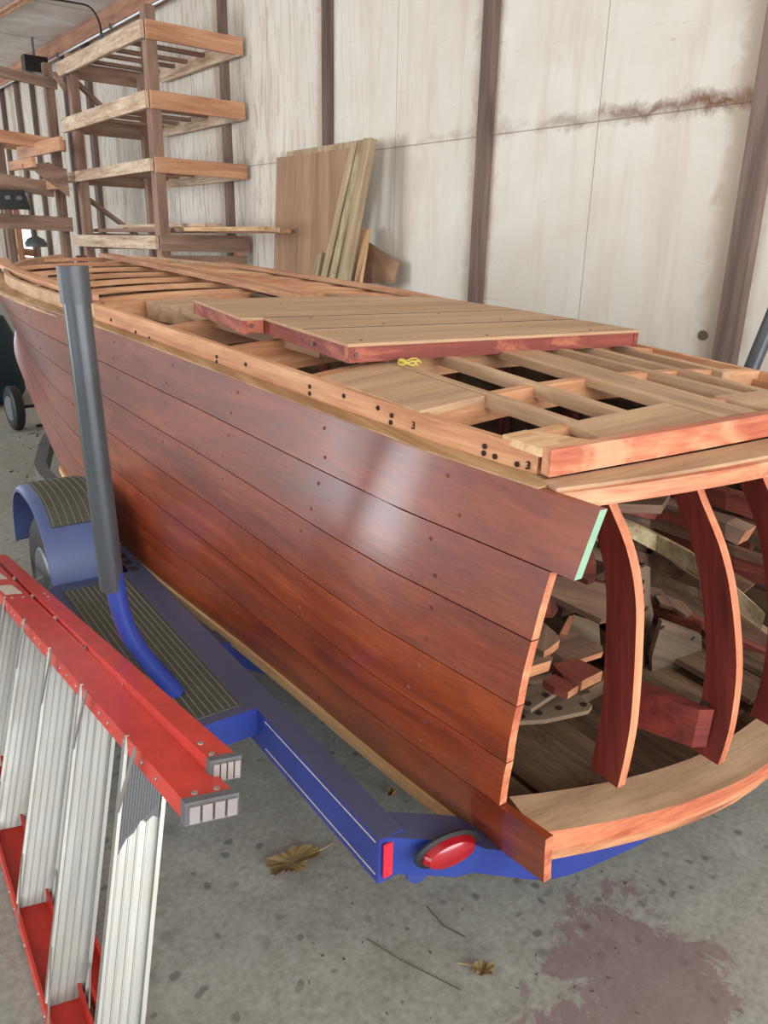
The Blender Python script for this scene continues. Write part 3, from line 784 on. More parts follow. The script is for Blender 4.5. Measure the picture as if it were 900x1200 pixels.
# red keel block bolted inside the transom
kb = [by(820,832,.36), by(838,828,.33), bz(742,793,.53), bz(722,799,.53)]
kb[0].z = kb[1].z = .535
plate('keel_block', ['frame_red','dusty'], kb, V((0,0,-.10)), boat, BOAT, bevel=.003)
board('keel_block_top', 'dusty', (-.13,.17,.438), (.75,.36,.458), .05, .004, boat, fr=BOAT, bevel=0) if False else None
bm = bmesh.new(); disc_bm(bm, b(*bz(825,825,.5352)), BU, .010, .0015); emit('bolt_hole', bm, 'hole', BOAT, boat)
# bottom: port and starboard bottom skins and floor boards
for sd in (1,-1):
    bm = bmesh.new(); N = 30; rows = []
    for i in range(N+1):
        x = -.08+i*5.6/N; c_ = chine(x); yc = c_.y-.01 if sd > 0 else 2*CEN-c_.y+.01
        keel = V((x, CEN, interp(x,[0,3,4.5,5.6],[.14,.16,.45,.95])))
        o_ = V((x, yc, c_.z-.012)); rows.append([bm.verts.new(b(*o_)), bm.verts.new(b(*keel)), bm.verts.new(b(keel.x,keel.y,keel.z+.02)), bm.verts.new(b(o_.x,o_.y,o_.z+.02))])
    for a,c_ in zip(rows, rows[1:]):
        for i in range(4): bm.faces.new((a[i],a[(i+1)%4],c_[(i+1)%4],c_[i]))
    bm.faces.new(rows[0][::-1]); bm.faces.new(rows[-1])
    emit('bottom_skin', bm, 'inner', BOAT, boat)
for y, z in ((.74,.315),(.58,.30),(.42,.27),(-.05,.27),(-.2,.3),(-.34,.315)):
    board('floor_board', 'inner', (-.02,y,z), (3.2,y+(.06 if y>CEN else -.06),z), .13, .018, boat, fr=BOAT)
for i in range(8):      # ribs inside the hull
    x = .30+i*.42
    for sd in (1,-1):
        pts = [skin(x,t,sd,.04) for t in (0.03,.25,.5,.75,.97)]
        sweep('rib', 'scrap_red', pts, .03, .045, boat, up=(1,0,0), fr=BOAT)
    sweep('floor_timber', 'inner', [V((x,CEN+.6,.33)),V((x,CEN,.25)),V((x,CEN-.6,.33))], .03, .05, boat, fr=BOAT)
# foredeck beams
for i, x in enumerate((2.46,2.78,3.13,3.50,3.92,4.40,4.9)):
    a = sheer(x).y-.10; 
    pts = []
    for j in range(13):
        y = a+(2*CEN-2*a)*0+(2*CEN-a-a)*j/12; pts.append(V((x+.05*(1-((y-CEN)/.9)**2), y, dk(x,y)-.012)))
    sweep('foredeck_beam', 'raw', pts, .045, .022, boat, fr=BOAT)
sweep('foredeck_batten', 'rack_orange', [D(x,.985-(.02 if x<3 else .0)-.10*max(0,x-3.9)**2,.018) for x in [2.38,2.8,3.3,3.8,4.3,4.8]], .07, .022, boat, fr=BOAT)
sweep('foredeck_batten', 'rack_orange', [D(x,-.615+.12*max(0,x-3.5)**2,.018) for x in [1.95,2.4,2.8,3.3,3.9,4.5]], .06, .022, boat, fr=BOAT)
sweep('foredeck_batten', 'raw', [D(x,.24,.02) for x in [1.93,2.6,3.3,4.0,4.9]], .055, .024, boat, fr=BOAT)
sweep('foredeck_batten', 'raw', [D(x,.185,.018) for x in [1.95,2.6,3.3,4.0,4.9]], .045, .024, boat, fr=BOAT)
for y in (.62,):
    board('bow_block', 'raw', (3.15,.93,1.15), (3.15,.83,1.15), .08, .05, boat, fr=BOAT)
for x in (2.46,3.13,3.92):
    board('foredeck_block', 'raw_pale', (x-.05,.86,1.13), (x+.05,.86,1.13), .08, .06, boat, fr=BOAT)
# stem
sweep('stem', 'frame_red', [V((5.7,CEN,1.17)),V((5.62,CEN,.95)),V((5.2,CEN,.72)),V((4.4,CEN,.40))], .06, .08, boat, up=(0,1,0), fr=BOAT)

# string tied round the batten
bm = bmesh.new(); c0 = D(.665,.60,.008)
pts = [b(*(c0+V((.02*math.cos(a),.045*math.sin(a)*math.cos(a*.5),.006*math.sin(3*a))))) for a in [i*.35 for i in range(30)]]
tube_bm(bm, pts, .0022, 6)
tag(emit('yellow_string', bm, 'yellow', Matrix.Translation(pts[0])), 'short yellow string looped over a deck batten beside the hatch corner', 'string')

# ------------------------------------------------------------------ hatch cover lying on the deck
HZ = 1.232
HC = [(1.80,.75),(1.26,.805),(1.25,.735),(.705,.765),(.655,-.275),(1.21,-.30),(1.69,-.285),(1.80,.05),(1.82,.35)]
hm = BOAT @ Matrix.Translation(V((1.2,.25,HZ-.045)))
hatch = thing('hatch_cover', 'flat plywood hatch cover with red edges and a notched corner, lying across the boat deck', 'hatch', mw=hm)
plate('cover_panel', 'hatch_top', [V((x,y,HZ)) for x,y in HC][::-1], V((0,0,-.008)), hatch, BOAT, xdir=(0,-1,0))
for i in range(len(HC)):
    a, c_ = V(HC[i]+(HZ-.028,)), V(HC[(i+1)%len(HC)]+(HZ-.028,))
    d_ = (c_-a).normalized(); n_ = V((-d_.y,d_.x,0)); cen = V((1.2,.25,0)); 
    if n_.dot(cen-a) < 0: n_ = -n_
    o = board('edge_board', 'hatch_side', a+n_*.011, c_+n_*.011, .018, .040, hatch, fr=BOAT)
# plank seams of the cover
for x0, y0, x1, y1 in ((1.245,.735,1.22,-.295),(.98,.745,.93,-.285)):
    board('seam', 'hole', (x0,y0,HZ-.0005), (x1,y1,HZ-.0005), .003, .003, hatch, fr=BOAT, bevel=0)
dots('screw_hole', 'hole', [(b(x,y,HZ), BU) for (x,y) in ((.75,.7),(.72,.3),(.7,-.1),(1.2,.6),(1.2,.1),(1.02,.45),(1.6,.5),(1.0,0),(.95,-.2))], .004, .0015, hatch, 8)
dots('fitting', 'bolt', [(b(.702,.742,HZ-.028),-BF),(b(.90,.759,HZ-.028),BL),(b(1.247,.775,HZ-.022),-BF)], .006, .003, hatch)

# ------------------------------------------------------------------ timber offcuts piled in the hull
def scrap(name, mat, px, py, x, L, w, t, yaw=0, pitch=0, roll=0, label='', group=None, cap=None, jag=False):
    """px,py: near end centre as sighted, x: its distance forward of the transom"""
    e = bx(px, py, x); d = V((math.cos(math.radians(yaw))*math.cos(math.radians(pitch)), math.sin(math.radians(yaw))*math.cos(math.radians(pitch)), math.sin(math.radians(pitch))))
    up = V((0, math.sin(math.radians(roll)), math.cos(math.radians(roll))))
    p0 = BOAT@e; p1 = BOAT@(e+d*L); u = BOAT.to_3x3()@up
    bm = bmesh.new()
    if jag:
        m = frame_x(p0,p1,u); yv = m.col[1].xyz; zv = m.col[2].xyz; xv = m.col[0].xyz; n_ = 7
        r0 = []; r1 = []
        for i in range(n_): r0.append(p0 + yv*w*(i/(n_-1)-.5) + xv*random.uniform(-.03,.03))
        ring0 = [q - zv*t/2 for q in r0] + [q+zv*t/2+xv*random.uniform(-.01,.02) for q in r0[::-1]]
        ring1 = [p1 + yv*w*(i/(n_-1)-.5) - zv*t/2 for i in range(n_)] + [p1 + yv*w*(i/(n_-1)-.5) + zv*t/2 for i in range(n_)][::-1]
        add_hull(bm, ring0, ring1)
    else: add_box(bm, p0, p1, w, t, u, 0, 1 if cap else None)
    o = emit(name, bm, [mat, cap] if cap else mat, frame_x(p0,p1,u), None, .0015)
    return tag(o, label, 'offcut', group)
G = 'timber offcuts piled inside the open stern'
def dx_(px): return interp(px, [600,700,740,800,850,905], [.10,.16,.46,.28,.14,.02])
def chunk(mat, px, x, n, th, label, cap=None, hole=None, name='wood_offcut'):
    n = V(n).normalized(); c_ = bx(px[0][0], px[0][1], x); nw = BOAT.to_3x3()@n
    P = [hit(a, e, nw, BOAT@c_) for a,e in px]
    bm = bmesh.new(); f0 = [bm.verts.new(p) for p in P]; f1 = [bm.verts.new(p-nw*th) for p in P]; m_ = len(P)
    for q in range(m_):
        f = bm.faces.new((f0[q],f1[q],f1[(q+1)%m_],f0[(q+1)%m_])); f.material_index = 1 if (cap and q in cap[1]) else 0
    bm.faces.new(f0); bm.faces.new(f1[::-1])
    lo = max(range(m_), key=lambda q: (P[(q+1)%m_]-P[q]).length)
    o = emit(name, bm, [mat]+([cap[0]] if cap else []), frame_x(P[lo], P[(lo+1)%m_], nw), None, .0012)
    return tag(o, label, 'offcut', G)
NA = (-.45,.35,.82)
chunk('scrap_red', [(640,640),(676,636),(694,640),(699,660),(698,677),(690,680),(668,671),(640,669)], .14, NA, .02, 'broken mahogany plank end with a bolt hole, topmost beside the green-edged hull plank')
chunk('scrap', [(636,666),(668,672),(700,682),(748,694),(741,712),(738,718),(705,726),(670,709),(634,692)], .20, NA, .025, 'wide grey-brown plank with a splintered end just right of the first transom frame', ('scrap_end',(3,4)))
chunk('scrap_red', [(628,698),(644,700),(652,704),(651,708),(654,714),(648,720),(630,718)], .13, NA, .018, 'splintered reddish stub poking out beside the hull plank ends')
chunk('scrap', [(608,716),(626,720),(652,742),(656,750),(638,764),(606,748)], .10, (-.3,.3,.9), .03, 'thick grey-green block tilted against the hull planks', ('scrap_end',(3,)))
chunk('scrap_end', [(656,742),(667,721),(674,722),(664,744)], .12, NA, .02, 'thin pale stick standing up among the blocks')
chunk('scrap', [(645,748),(668,738),(706,757),(707,764),(659,779),(650,770)], .13, (-.3,.2,.95), .02, 'grey board with a pale splintered edge behind the square-cut block', ('scrap_end',(3,)))
chunk('scrap', [(604,772),(630,762),(648,770),(646,774),(617,783),(604,780)], .03, (-.2,.1,1), .03, 'small block with an orange sawn face beside the hull plank edge', ('scrap_end',(3,4)))
chunk('scrap_red', [(647,778),(676,771),(706,786),(682,798),(660,792)], .05, (-.1,.15,1), .028, 'reddish square-cut block in the middle of the pile', ('scrap_end',(2,)))
chunk('scrap_red', [(636,797),(650,790),(678,803),(666,811),(650,806)], .02, (-.1,.15,1), .02, 'small reddish block wedged beneath the square-cut block', ('scrap_end',(2,)))
chunk('scrap', [(600,760),(640,756),(664,775),(640,790),(600,792)], .16, (-.2,.2,1), .03, 'dark grey slab lying under the tilted block')
chunk('gusset', [(672,720),(702,730),(704,762),(690,770),(655,748)], .22, NA, .015, 'dark grey-green panel standing behind the thin pale stick')
# bored plates
def gplate(px, x, th, mat, label, holes=(), n=(1,0,0), name='bored_plate', up=None, yaxis=None):
    n = V(n).normalized(); 
    P = []
    for (a,c_) in px:
        q = BINV @ hit(a, c_, BOAT.to_3x3()@n, b(*x)); P.append(q)
    root = thing(name, label, 'plate', b(*P[0]), 'bored plywood plates among the offcuts')
    plate('plate', mat, P, n*th, root, BOAT, xdir=tuple(P[1]-P[0]))
    dcam = (BINV@EYE - P[0]); s_ = 1 if dcam.dot(n) > 0 else -1
    pn = []
    for (a,c_) in holes:
        q = BINV @ hit(a, c_, BOAT.to_3x3()@n, b(*x)); pn.append((b(*(q+(n*th if s_*th > 0 else V((0,0,0))))), BOAT.to_3x3()@(n*s_)))
    dots('bolt_hole', 'hole', pn, .008, .003, root)
gplate([(602,812),(640,795),(660,798),(660,806),(622,831),(604,822)], (.0,.6,.47), -.012, 'gusset', 'upper of two bored grey plates lying under the small blocks', [(619,825),(640,815),(650,800)], (0,.15,1))
gplate([(600,826),(660,800),(694,826),(690,832),(640,843),(608,845)], (-.02,.6,.445), -.012, 'gusset', 'lower bored grey plate, the one nearest the hull bottom', [(612,840),(632,836),(655,830),(684,826)], (0,.08,1))
gplate([(730,700),(735,662),(762,664),(762,700),(766,720),(762,745),(752,790),(736,795),(728,790)], (.21,.16,.68), .012, 'gusset', 'upright bored grey plywood knee just right of the first transom frame', [(753,662),(753,682),(753,694),(757,713),(750,726),(755,739),(738,747),(752,758),(749,771)], (1,.15,.1))
gplate([(776,728),(822,745),(824,790),(812,806),(790,810),(764,797),(764,770)], (.20,-.05,.42), .014, 'gusset', 'rounded grey plywood plate leaning behind the red keel block', [(776,735),(812,748),(812,792),(781,803)], (1,-.1,.35))
# long planks stacked on the starboard side
def longp(mat, upper, lower, th, label, d=0, end=None):
    U_ = [bx(a,c_,dx_(a)+d) for a,c_ in upper]; L_ = [bx(a,c_,dx_(a)+d) for a,c_ in lower]
    # run the far end on under the deck
    U_ = [U_[0]+(U_[0]-U_[1]).normalized()*.25]+U_; L_ = [L_[0]+(L_[0]-L_[1]).normalized()*.25]+L_
    bm = bmesh.new(); rows = []
    for a,c_ in zip(U_,L_):
        n_ = (U_[-1]-U_[0]).cross(L_[0]-U_[0]).normalized()
        if n_.x > 0: n_ = -n_
        w_ = [a, c_, c_-n_*th, a-n_*th]; rows.append([bm.verts.new(b(*q)) for q in w_])
    for a,c_ in zip(rows,rows[1:]):
        for q in range(4): bm.faces.new((a[q],a[(q+1)%4],c_[(q+1)%4],c_[q]))
    bm.faces.new(rows[0][::-1]); f = bm.faces.new(rows[-1]); f.material_index = 1
    o = emit('long_plank', bm, [mat, end or mat], frame_x(b(*U_[0]), b(*U_[-1]), BU))
    return tag(o, label, 'plank', 'long planks stacked inside the hull')
longp('scrap_pale', [(722,606),(770,627),(810,648),(848,675),(897,720)], [(722,621),(768,646),(812,671),(850,704),(892,738)], .02, 'long pale bent plank sloping down across the pile behind the middle frame', -.04)
longp('scrap_red', [(716,590),(770,600),(812,608)], [(716,598),(770,610),(812,624)], .03, 'reddish plank at the very top of the stack left of the middle frame', .03)
longp('scrap', [(720,598),(770,612),(815,626)], [(720,606),(770,628),(815,642)], .03, 'brown-grey plank under the top reddish one, left of the middle frame', .05)
longp('scrap', [(720,622),(760,642),(820,680)], [(720,640),(760,660),(820,694)], .03, 'dark plank directly under the pale bent plank', .03)
longp('scrap', [(722,636),(760,650),(803,670)], [(722,645),(760,664),(800,677)], .015, 'thin splintered strip with a bright edge below the pale bent plank', .0, 'scrap_end')
longp('green_wood', [(735,660),(763,672),(818,693)], [(735,670),(763,681),(818,700)], .02, 'yellow-brown batten lying below the thin splintered strip', .02)
longp('scrap_red', [(735,700),(763,713),(822,733)], [(735,712),(763,724),(822,744)], .03, 'reddish batten low in the pile left of the middle frame', .02)
longp('scrap_red', [(818,566),(850,577),(905,592)], [(822,588),(850,598),(905,615)], .03, 'broad red-brown plank uppermost right of the middle frame', .10)
longp('scrap', [(826,600),(850,607),(905,625)], [(830,620),(850,628),(905,645)], .03, 'dark plank right of the middle frame under the broad red-brown one', .10)
longp('rack', [(834,608),(850,613),(874,623)], [(836,626),(850,632),(864,639)], .05, 'squared brown timber whose sawn end shows between the middle and right frames', .04, 'scrap_end')
longp('scrap', [(838,634),(860,642),(905,657)], [(840,645),(860,652),(905,666)], .02, 'pale brown plank below the squared timber', .03)
longp('scrap_red', [(840,644),(860,651),(905,666)], [(844,668),(860,673),(905,690)], .025, 'dark plank with a bolt hole, right of the middle frame', .05)
longp('scrap', [(846,667),(860,673),(883,685)], [(848,679),(860,684),(868,697)], .04, 'short block with an orange end above the pale bent plank', .02, 'scrap_end')
longp('scrap', [(846,705),(870,722),(905,748)], [(846,745),(870,757),(905,775)], .03, 'broad dark plank below the low end of the pale bent plank', .06)
longp('scrap_red', [(848,742),(870,752),(905,768)], [(848,756),(870,772),(905,795)], .03, 'reddish plank low at the right edge of the open stern', .05)
longp('scrap', [(846,765),(870,775),(905,788)], [(846,800),(870,815),(905,832)], .03, 'lowest broad brown plank right of the middle frame', .09)
chunk('scrap', [(768,698),(778,696),(790,701),(800,705),(812,718),(804,721),(790,712),(774,707)], .30, NA, .02, 'splintered dark chunk left of the middle transom frame')
chunk('scrap', [(757,686),(776,691),(778,694),(770,700),(757,697)], .34, NA, .02, 'small dark stick end left of the splintered chunk', ('scrap_end',(1,2)))
for i in range(14):  # dark underlying planks which fill the stack
    y = -.42+(i%4)*.13; z = .36+(i//4)*.09
    o = board('stacked_plank', 'scrap', (.55+.1*(i%3),y,z), (2.3,y+.05,z+.03), .12, .03, fr=BOAT, bevel=.002)
    tag(o, 'brown plank buried in the stack along the far side of the hull', 'plank', 'planks buried in the stack')
for i in range(6):
    y = .62-(i%3)*.14; z = .335+(i//3)*.05
    o = board('stacked_plank', 'inner', (.2+.1*(i%2),y,z), (1.6,y+.03,z+.01), .12, .03, fr=BOAT, bevel=.002)
    tag(o, 'dark plank lying in the shaded hull bottom behind the small blocks', 'plank', 'planks in the hull bottom')
# red plank stub under the deck
A = bx(722,594,.05); C = bx(778,596,.02)
P = [bz(x,y,.985) for x,y in ((708,590),(776,592),(786,577),(712,574))]
o = plate('deck_plank_stub', ['scrap','frame_edge'], P, V((0,0,-.02)), boat, BOAT, mi_side=None)

# ------------------------------------------------------------------ trailer
tr = thing('boat_trailer', 'blue boat trailer with tread-covered step and fender under the mahogany hull', 'trailer', mw=TRL)
def tb(name, mat, p0, p1, w, t, up=(0,0,1), bevel=.004, par=None): return board(name, mat, p0, p1, w, t, par or tr, up, bevel, TRL)
RW = .06
tb('side_rail', 'blue', (0,-RW/2,.355), (2.64,-RW/2,.355), RW, .11)
tb('side_rail', 'blue', (0,-1.95+RW/2,.355), (2.64,-1.95+RW/2,.355), RW, .11)
# pinstripes on the rail's outer face
for z in (.398,.318): tb('pinstripe', 'label', (0.01,.0008,z), (.50,.0008,z), .001, .003, bevel=0)
# galvanised front frame bending in towards the hitch
pts = bend([(2.6,-.03,.37),(3.14,-.03,.37),(3.75,-.20,.37),(5.6,-.95,.40)], .15, 5)
sweep('front_rail', 'galv', pts, .06, .09, tr, fr=TRL)
pts = bend([(2.6,-1.92,.37),(3.14,-1.92,.37),(3.75,-1.75,.37),(5.6,-1.0,.40)], .15, 5)
sweep('front_rail', 'galv', pts, .06, .09, tr, fr=TRL)
# crossmembers
rc = bend([(.035,-.03,.365),(-.045,-.17,.345),(-.09,-.40,.225),(-.095,-.72,.175),(-.06,-.97,.165),(-.095,-1.22,.175),(-.09,-1.54,.225),(-.05,-1.76,.35),(.035,-1.92,.365)], .08, 4)
sweep('rear_crossmember', 'blue', rc, .075, [.09 if (i<4 or i>len(rc)-5) else .06 for i in range(len(rc))], tr, fr=TRL)
for x in (1.05,1.62,2.75): sweep('crossmember', 'blue', bend([(x,-.04,.33),(x-.01,-.13,.32),(x-.02,-.46,.10),(x-.02,-1.48,.10),(x-.01,-1.81,.32),(x,-1.91,.33)],.08,4), .09, .07, tr, fr=TRL)
# tail lamp, reflector, hook
c0 = V((.001,-.012,.36))
q = [BOAT]  # noqa
board('reflector', 'reflector', TRL@V((-.006,-.008,.357)), TRL@V((-.006,-.008,.357))+TRL.to_3x3()@V((0,-.046,0)), .004, .082, tr, bevel=.001)
lc = TRL@V((-.060,-.125,.375)); ax = (TRL.to_3x3()@V((-.12,-.99,0))).normalized(); outv = (TRL.to_3x3()@V((-.98,.16,0.05))).normalized(); upv = V((0,0,1))
def lens(scale, depth, mat, name, seg=28):
    bm = bmesh.new(); rings = []
    for s_, d_ in ((1,0),(1,depth*.45),(.86,depth*.8),(.5,depth)):
        rings.append([bm.verts.new(lc+ax*math.cos(a)*.062*scale*s_+upv*math.sin(a)*.031*scale*s_+outv*d_) for a in [2*math.pi*i/seg for i in range(seg)]])
    for a,c_ in zip(rings,rings[1:]):
        for i in range(seg): f = bm.faces.new((a[i],a[(i+1)%seg],c_[(i+1)%seg],c_[i])); f.smooth = True
    bm.faces.new(rings[-1]); bm.faces.new(rings[0][::-1])
    return emit(name, bm, mat, Matrix.Translation(lc), tr)
lens(1.22, .012, 'black', 'lamp_surround'); o = lens(1.0, .032, 'lens', 'tail_lamp')
bm = bmesh.new(); disc_bm(bm, TRL@V((-.012,-.085,.30)), TRL.to_3x3()@V((-1,.3,.2)), .022, .012); emit('tie_down', bm, 'blue', TRL, tr)
# step: blue box with dusty tread mat
def step(y0, y1, x0=.545, x1=1.56):
    bm = bmesh.new(); r = lambda x: [TRL@V((x,y0,.335)),TRL@V((x,y1,.335)),TRL@V((x,y1,.413)),TRL@V((x,y0,.413))]
    add_hull(bm, r(x0), r(x1)); return emit('step', bm, 'blue', TRL, tr, .006)
step(.0, .27); step(-1.95-.27, -1.95)
def tread(y0,y1,x0,x1,z):
    bm = bmesh.new(); n_ = 12
    add_hull(bm, [TRL@V((x0,y0,z)),TRL@V((x0,y1,z)),TRL@V((x0,y1,z+.004)),TRL@V((x0,y0,z+.004))],[TRL@V((x1,y0,z)),TRL@V((x1,y1,z)),TRL@V((x1,y1,z+.004)),TRL@V((x1,y0,z+.004))])
    for i in range(n_):
        y = y0+(y1-y0)*(i+.5)/n_; add_box(bm, TRL@V((x0+.005,y,z+.005)), TRL@V((x1-.005,y,z+.005)), .0022, .003, mi=1)
    return emit('tread_mat', bm, ['tread','label_dark'], TRL, tr)
M['label_dark'] = flat('tread_rib', (128,126,112), .8)
tread(.03,.24,.575,1.5,.413); tread(-2.19,-1.98,.575,1.5,.413)
# lug holes in the dusty rail
bm = bmesh.new()
for i in range(5): add_box(bm, TRL@V((1.56+.07*i,-.02,.4105)), TRL@V((1.60+.07*i,-.02,.4105)), .028, .002)
emit('slot', bm, 'hole', TRL, tr)
# fenders
def fender(yc, w=.24, xc=1.90, r=.33, zc=.33):
    bm = bmesh.new(); seg = 20; A = []; Bv = []
    for i in range(seg+1):
        a = math.radians(4+172*i/seg); c_, s_ = math.cos(a), math.sin(a)
        e = .78  # squarish shoulders
        cx = math.copysign(abs(c_)**e, c_); sz = abs(s_)**e
        A.append((xc-r*cx, zc+r*sz)); Bv.append((xc-(r-.012)*cx, zc+(r-.012)*sz))
    rows = []
    for (xo,zo),(xi,zi) in zip(A,Bv):
        rows.append([bm.verts.new(TRL@V(p)) for p in ((xo,yc+w/2-.012,zo),(xo,yc-w/2,zo),(xi,yc-w/2,zi),(xi,yc+w/2-.012,zi-.0),(xi-.0,yc+w/2+.006,zi-.012),(xo,yc+w/2+.006,zo-.012))])
    for a,c_ in zip(rows,rows[1:]):
        for i in range(6): f = bm.faces.new((a[i],a[(i+1)%6],c_[(i+1)%6],c_[i])); f.smooth = i in (0,5)
    bm.faces.new(rows[0][::-1]); bm.faces.new(rows[-1])
    fo = emit('fender', bm, 'blue_dull', TRL, tr)
    # inner side plate
    bm = bmesh.new(); ring = [V((x,yc-w/2,z)) for x,z in A]; ring2 = [V((x,yc-w/2+.004,z)) for x,z in A]
    add_hull(bm, [TRL@p for p in ring], [TRL@p for p in ring2]); emit('fender_skirt', bm, 'blue_dull', TRL, tr)
    # tread pad over the crown
    bm = bmesh.new(); rows = []
    idx = range(5, 15)
    for i in idx:
        x,z = A[i]; n_ = V((x-xc,0,z-zc)).normalized()
        rows.append([bm.verts.new(TRL@(V((x,yc+s_,z))+n_*h_)) for s_,h_ in ((.085,.0),(-.10,.0),(-.10,.006),(.085,.006))])
    for a,c_ in zip(rows,rows[1:]):
        for i in range(4): bm.faces.new((a[i],a[(i+1)%4],c_[(i+1)%4],c_[i]))
    bm.faces.new(rows[0][::-1]); bm.faces.new(rows[-1])
    for k_ in range(8):
        yy = yc-.09+k_*.024
        pts = []
        for i in idx:
            x,z = A[i]; n_ = V((x-xc,0,z-zc)).normalized(); pts.append(TRL@(V((x,yy,z))+n_*.0065))
        nf = len(bm.faces); tube_bm(bm, pts, .0014, 4, mi=1)
    emit('fender_tread', bm, ['tread','label_dark'], TRL, tr)
    # wheel
    wc = V((xc,yc+.0,.28)); bm = bmesh.new()
    prof = [(-.085,.16),(-.09,.24),(-.07,.275),(0,.28),(.07,.275),(.09,.24),(.085,.16)]
    seg = 32; rings = []
    for yy,rr in prof: rings.append([bm.verts.new(TRL@(wc+V((rr*math.cos(t),yy,rr*math.sin(t))))) for t in [2*math.pi*i/seg for i in range(seg)]])
    for a,c_ in zip(rings,rings[1:]):
        for i in range(seg): f = bm.faces.new((a[i],a[(i+1)%seg],c_[(i+1)%seg],c_[i])); f.smooth = True
    bm.faces.new(rings[0]); bm.faces.new(rings[-1][::-1])
    wh = emit('wheel', bm, 'black', TRL@Matrix.Translation(wc), tr)
    bm = bmesh.new(); tube_bm(bm, [TRL@(wc+V((0,.08,0))),TRL@(wc+V((0,.092,0)))], [.155,.14], 28); tube_bm(bm, [TRL@(wc+V((0,.09,0))),TRL@(wc+V((0,.12,0)))], [.04,.03], 16)
    emit('rim', bm, 'galv', TRL@Matrix.Translation(wc), wh)
fender(.135, .23); fender(-1.95-.135, .23)
tb('axle', 'galv', (1.90,.1,.28), (1.90,-2.05,.28), .06, .06)
# black splash bracket behind the fender
plate('fender_stay', 'galv', [V((2.28,.0,.41)),V((2.60,.0,.41)),V((2.60,-.06,.41)),V((2.20,-.06,.41))], V((0,0,-.004)), tr, TRL)
# guide posts
def guide(pts, rs, label_, sleeve_from, top, rad=.029):
    g0 = bend(pts, .10, 8)
    tube('guide_pipe', 'blue', g0, .0225, tr, seg=18)
    sl = tube('guide_sleeve', 'sleeve', [sleeve_from, top], rad-.001, tr, seg=28)
    a = V(top); d = (V(top)-V(sleeve_from)).normalized()
    tube('sleeve_cap', 'cap', [a-d*.075, a], rad+.0025, tr, seg=28)
    return sl
base = atz(205,811,.417); low = V((.545,1.700,.715)); topp = V((.5345,1.713,1.468))
_b = atz(207,812,.417)
guide([_b, low+V((.012,-.012,-.10)), low+V((0,0,.12))], .02, '', low+V((-.0005,0,.02)), topp)
# starboard post leans outward
s0 = hit(868,452,(_vy.x*0+.3,1,0),(3.2,1.9,0)); 
A = V((3.345,1.642,1.0)); Cc = V((3.400,1.600,1.29)); d_ = (Cc-A).normalized()
A0 = A-d_*.35
guide([TRL@V((.66,-2.1,.41)), A0-V((0,0,.12)), A0+d_*.1], .02, '', A0, Cc+d_*.12, .034)

# ------------------------------------------------------------------ ladder
def U(y): return V((.37+.047*(y-.92), y, .72-.173*(y-.92)))
def Lw(y): return V((.170+.07*(y-1.0), y, .0))
nW = V((.98,-.2,-.10)).normalized()       # rail web direction, front to back
lad = thing('step_ladder', 'folded red step ladder with aluminium steps lying on its side by the trailer', 'ladder', (.3,1.2,0))
def rail(name, p0, p1, wdir, w, inward, fl, th=.006, caps=True, caplen=.02):
    """U channel: web spans p + wdir*w, flanges run along 'inward'"""
    p0, p1 = V(p0), V(p1); ax_ = (p1-p0).normalized()
    prof = [(0,0),(w,0),(w,fl),(w-th,fl),(w-th,th),(th,th),(th,fl),(0,fl)]
    bm = bmesh.new(); r = lambda p: [p+wdir*a+inward*c_ for a,c_ in prof]
    add_hull(bm, r(p0), r(p1)); o = emit(name, bm, 'red', frame_x(p0,p1), lad, .002)
    return o, ax_
def endcap(p, ax_, wdir, w, inward, fl, par):
    e = .003; bm = bmesh.new()
    r = lambda q, s_: [q+wdir*(-s_)+inward*(-s_), q+wdir*(w+s_)+inward*(-s_), q+wdir*(w+s_)+inward*(fl+s_), q+wdir*(-s_)+inward*(fl+s_)]
    add_hull(bm, r(p+ax_*.012, e), r(p-ax_*.006, e)); emit('end_cap', bm, 'foot_dark', frame_x(p, p+wdir), par, .002)
    bm = bmesh.new(); n_ = 4
    for i in range(n_):
        a = w*(i+.12)/n_; c_ = w*(i+.9)/n_
        q0 = p-ax_*.006; 
        add_hull(bm, [q0+wdir*a+inward*.003, q0+wdir*c_+inward*.003, q0+wdir*c_+inward*(fl-.002), q0+wdir*a+inward*(fl-.002)],
                     [q0-ax_*.006+wdir*a+inward*.003, q0-ax_*.006+wdir*c_+inward*.003, q0-ax_*.006+wdir*c_+inward*(fl-.002), q0-ax_*.006+wdir*a+inward*(fl-.002)])
    emit('end_cap_rib', bm, 'foot', frame_x(p, p+wdir), par)
Wd = .077; FL = .034
upIn = (Lw(1.0)-U(1.0)).normalized(); upIn = (upIn - nW*upIn.dot(nW)).normalized()
uA, uB = U(.92), U(3.25)
r1, a1 = rail('front_rail', uA, uB, nW, Wd, upIn, FL); endcap(uA, a1, nW, Wd, upIn, FL, r1)
lA, lB = Lw(.72), Lw(3.2); dnOut = -upIn
lift = V((0,0,.012))
r2_, a2 = rail('front_rail', lA+lift, lB+lift, nW, Wd, dnOut, FL); endcap(lA+lift, a2, nW, Wd, dnOut, FL, r2_)
# rear rails beside them
e2 = aty(247,892,.985); e2u = U(.985)
R2o = e2; dR = (uB+nW*(Wd+.02)-V((0,0,.005)) - R2o).normalized()
w2 = (aty(283,888,.985+.0)-e2).length
r3, a3 = rail('rear_rail', R2o, uB+nW*(Wd+.02)-V((0,0,.005)), nW, .046, upIn, .036); endcap(R2o, a3, nW, .046, upIn, .036, r3)
q0 = lA+lift+nW*(Wd+.02)+V((0,.1,.0)); q1 = lB+lift+nW*(Wd+.02)
r4, a4 = rail('rear_rail', q0, q1, nW, .046, dnOut, .036); endcap(q0, a4, nW, .046, dnOut, .036, r4)
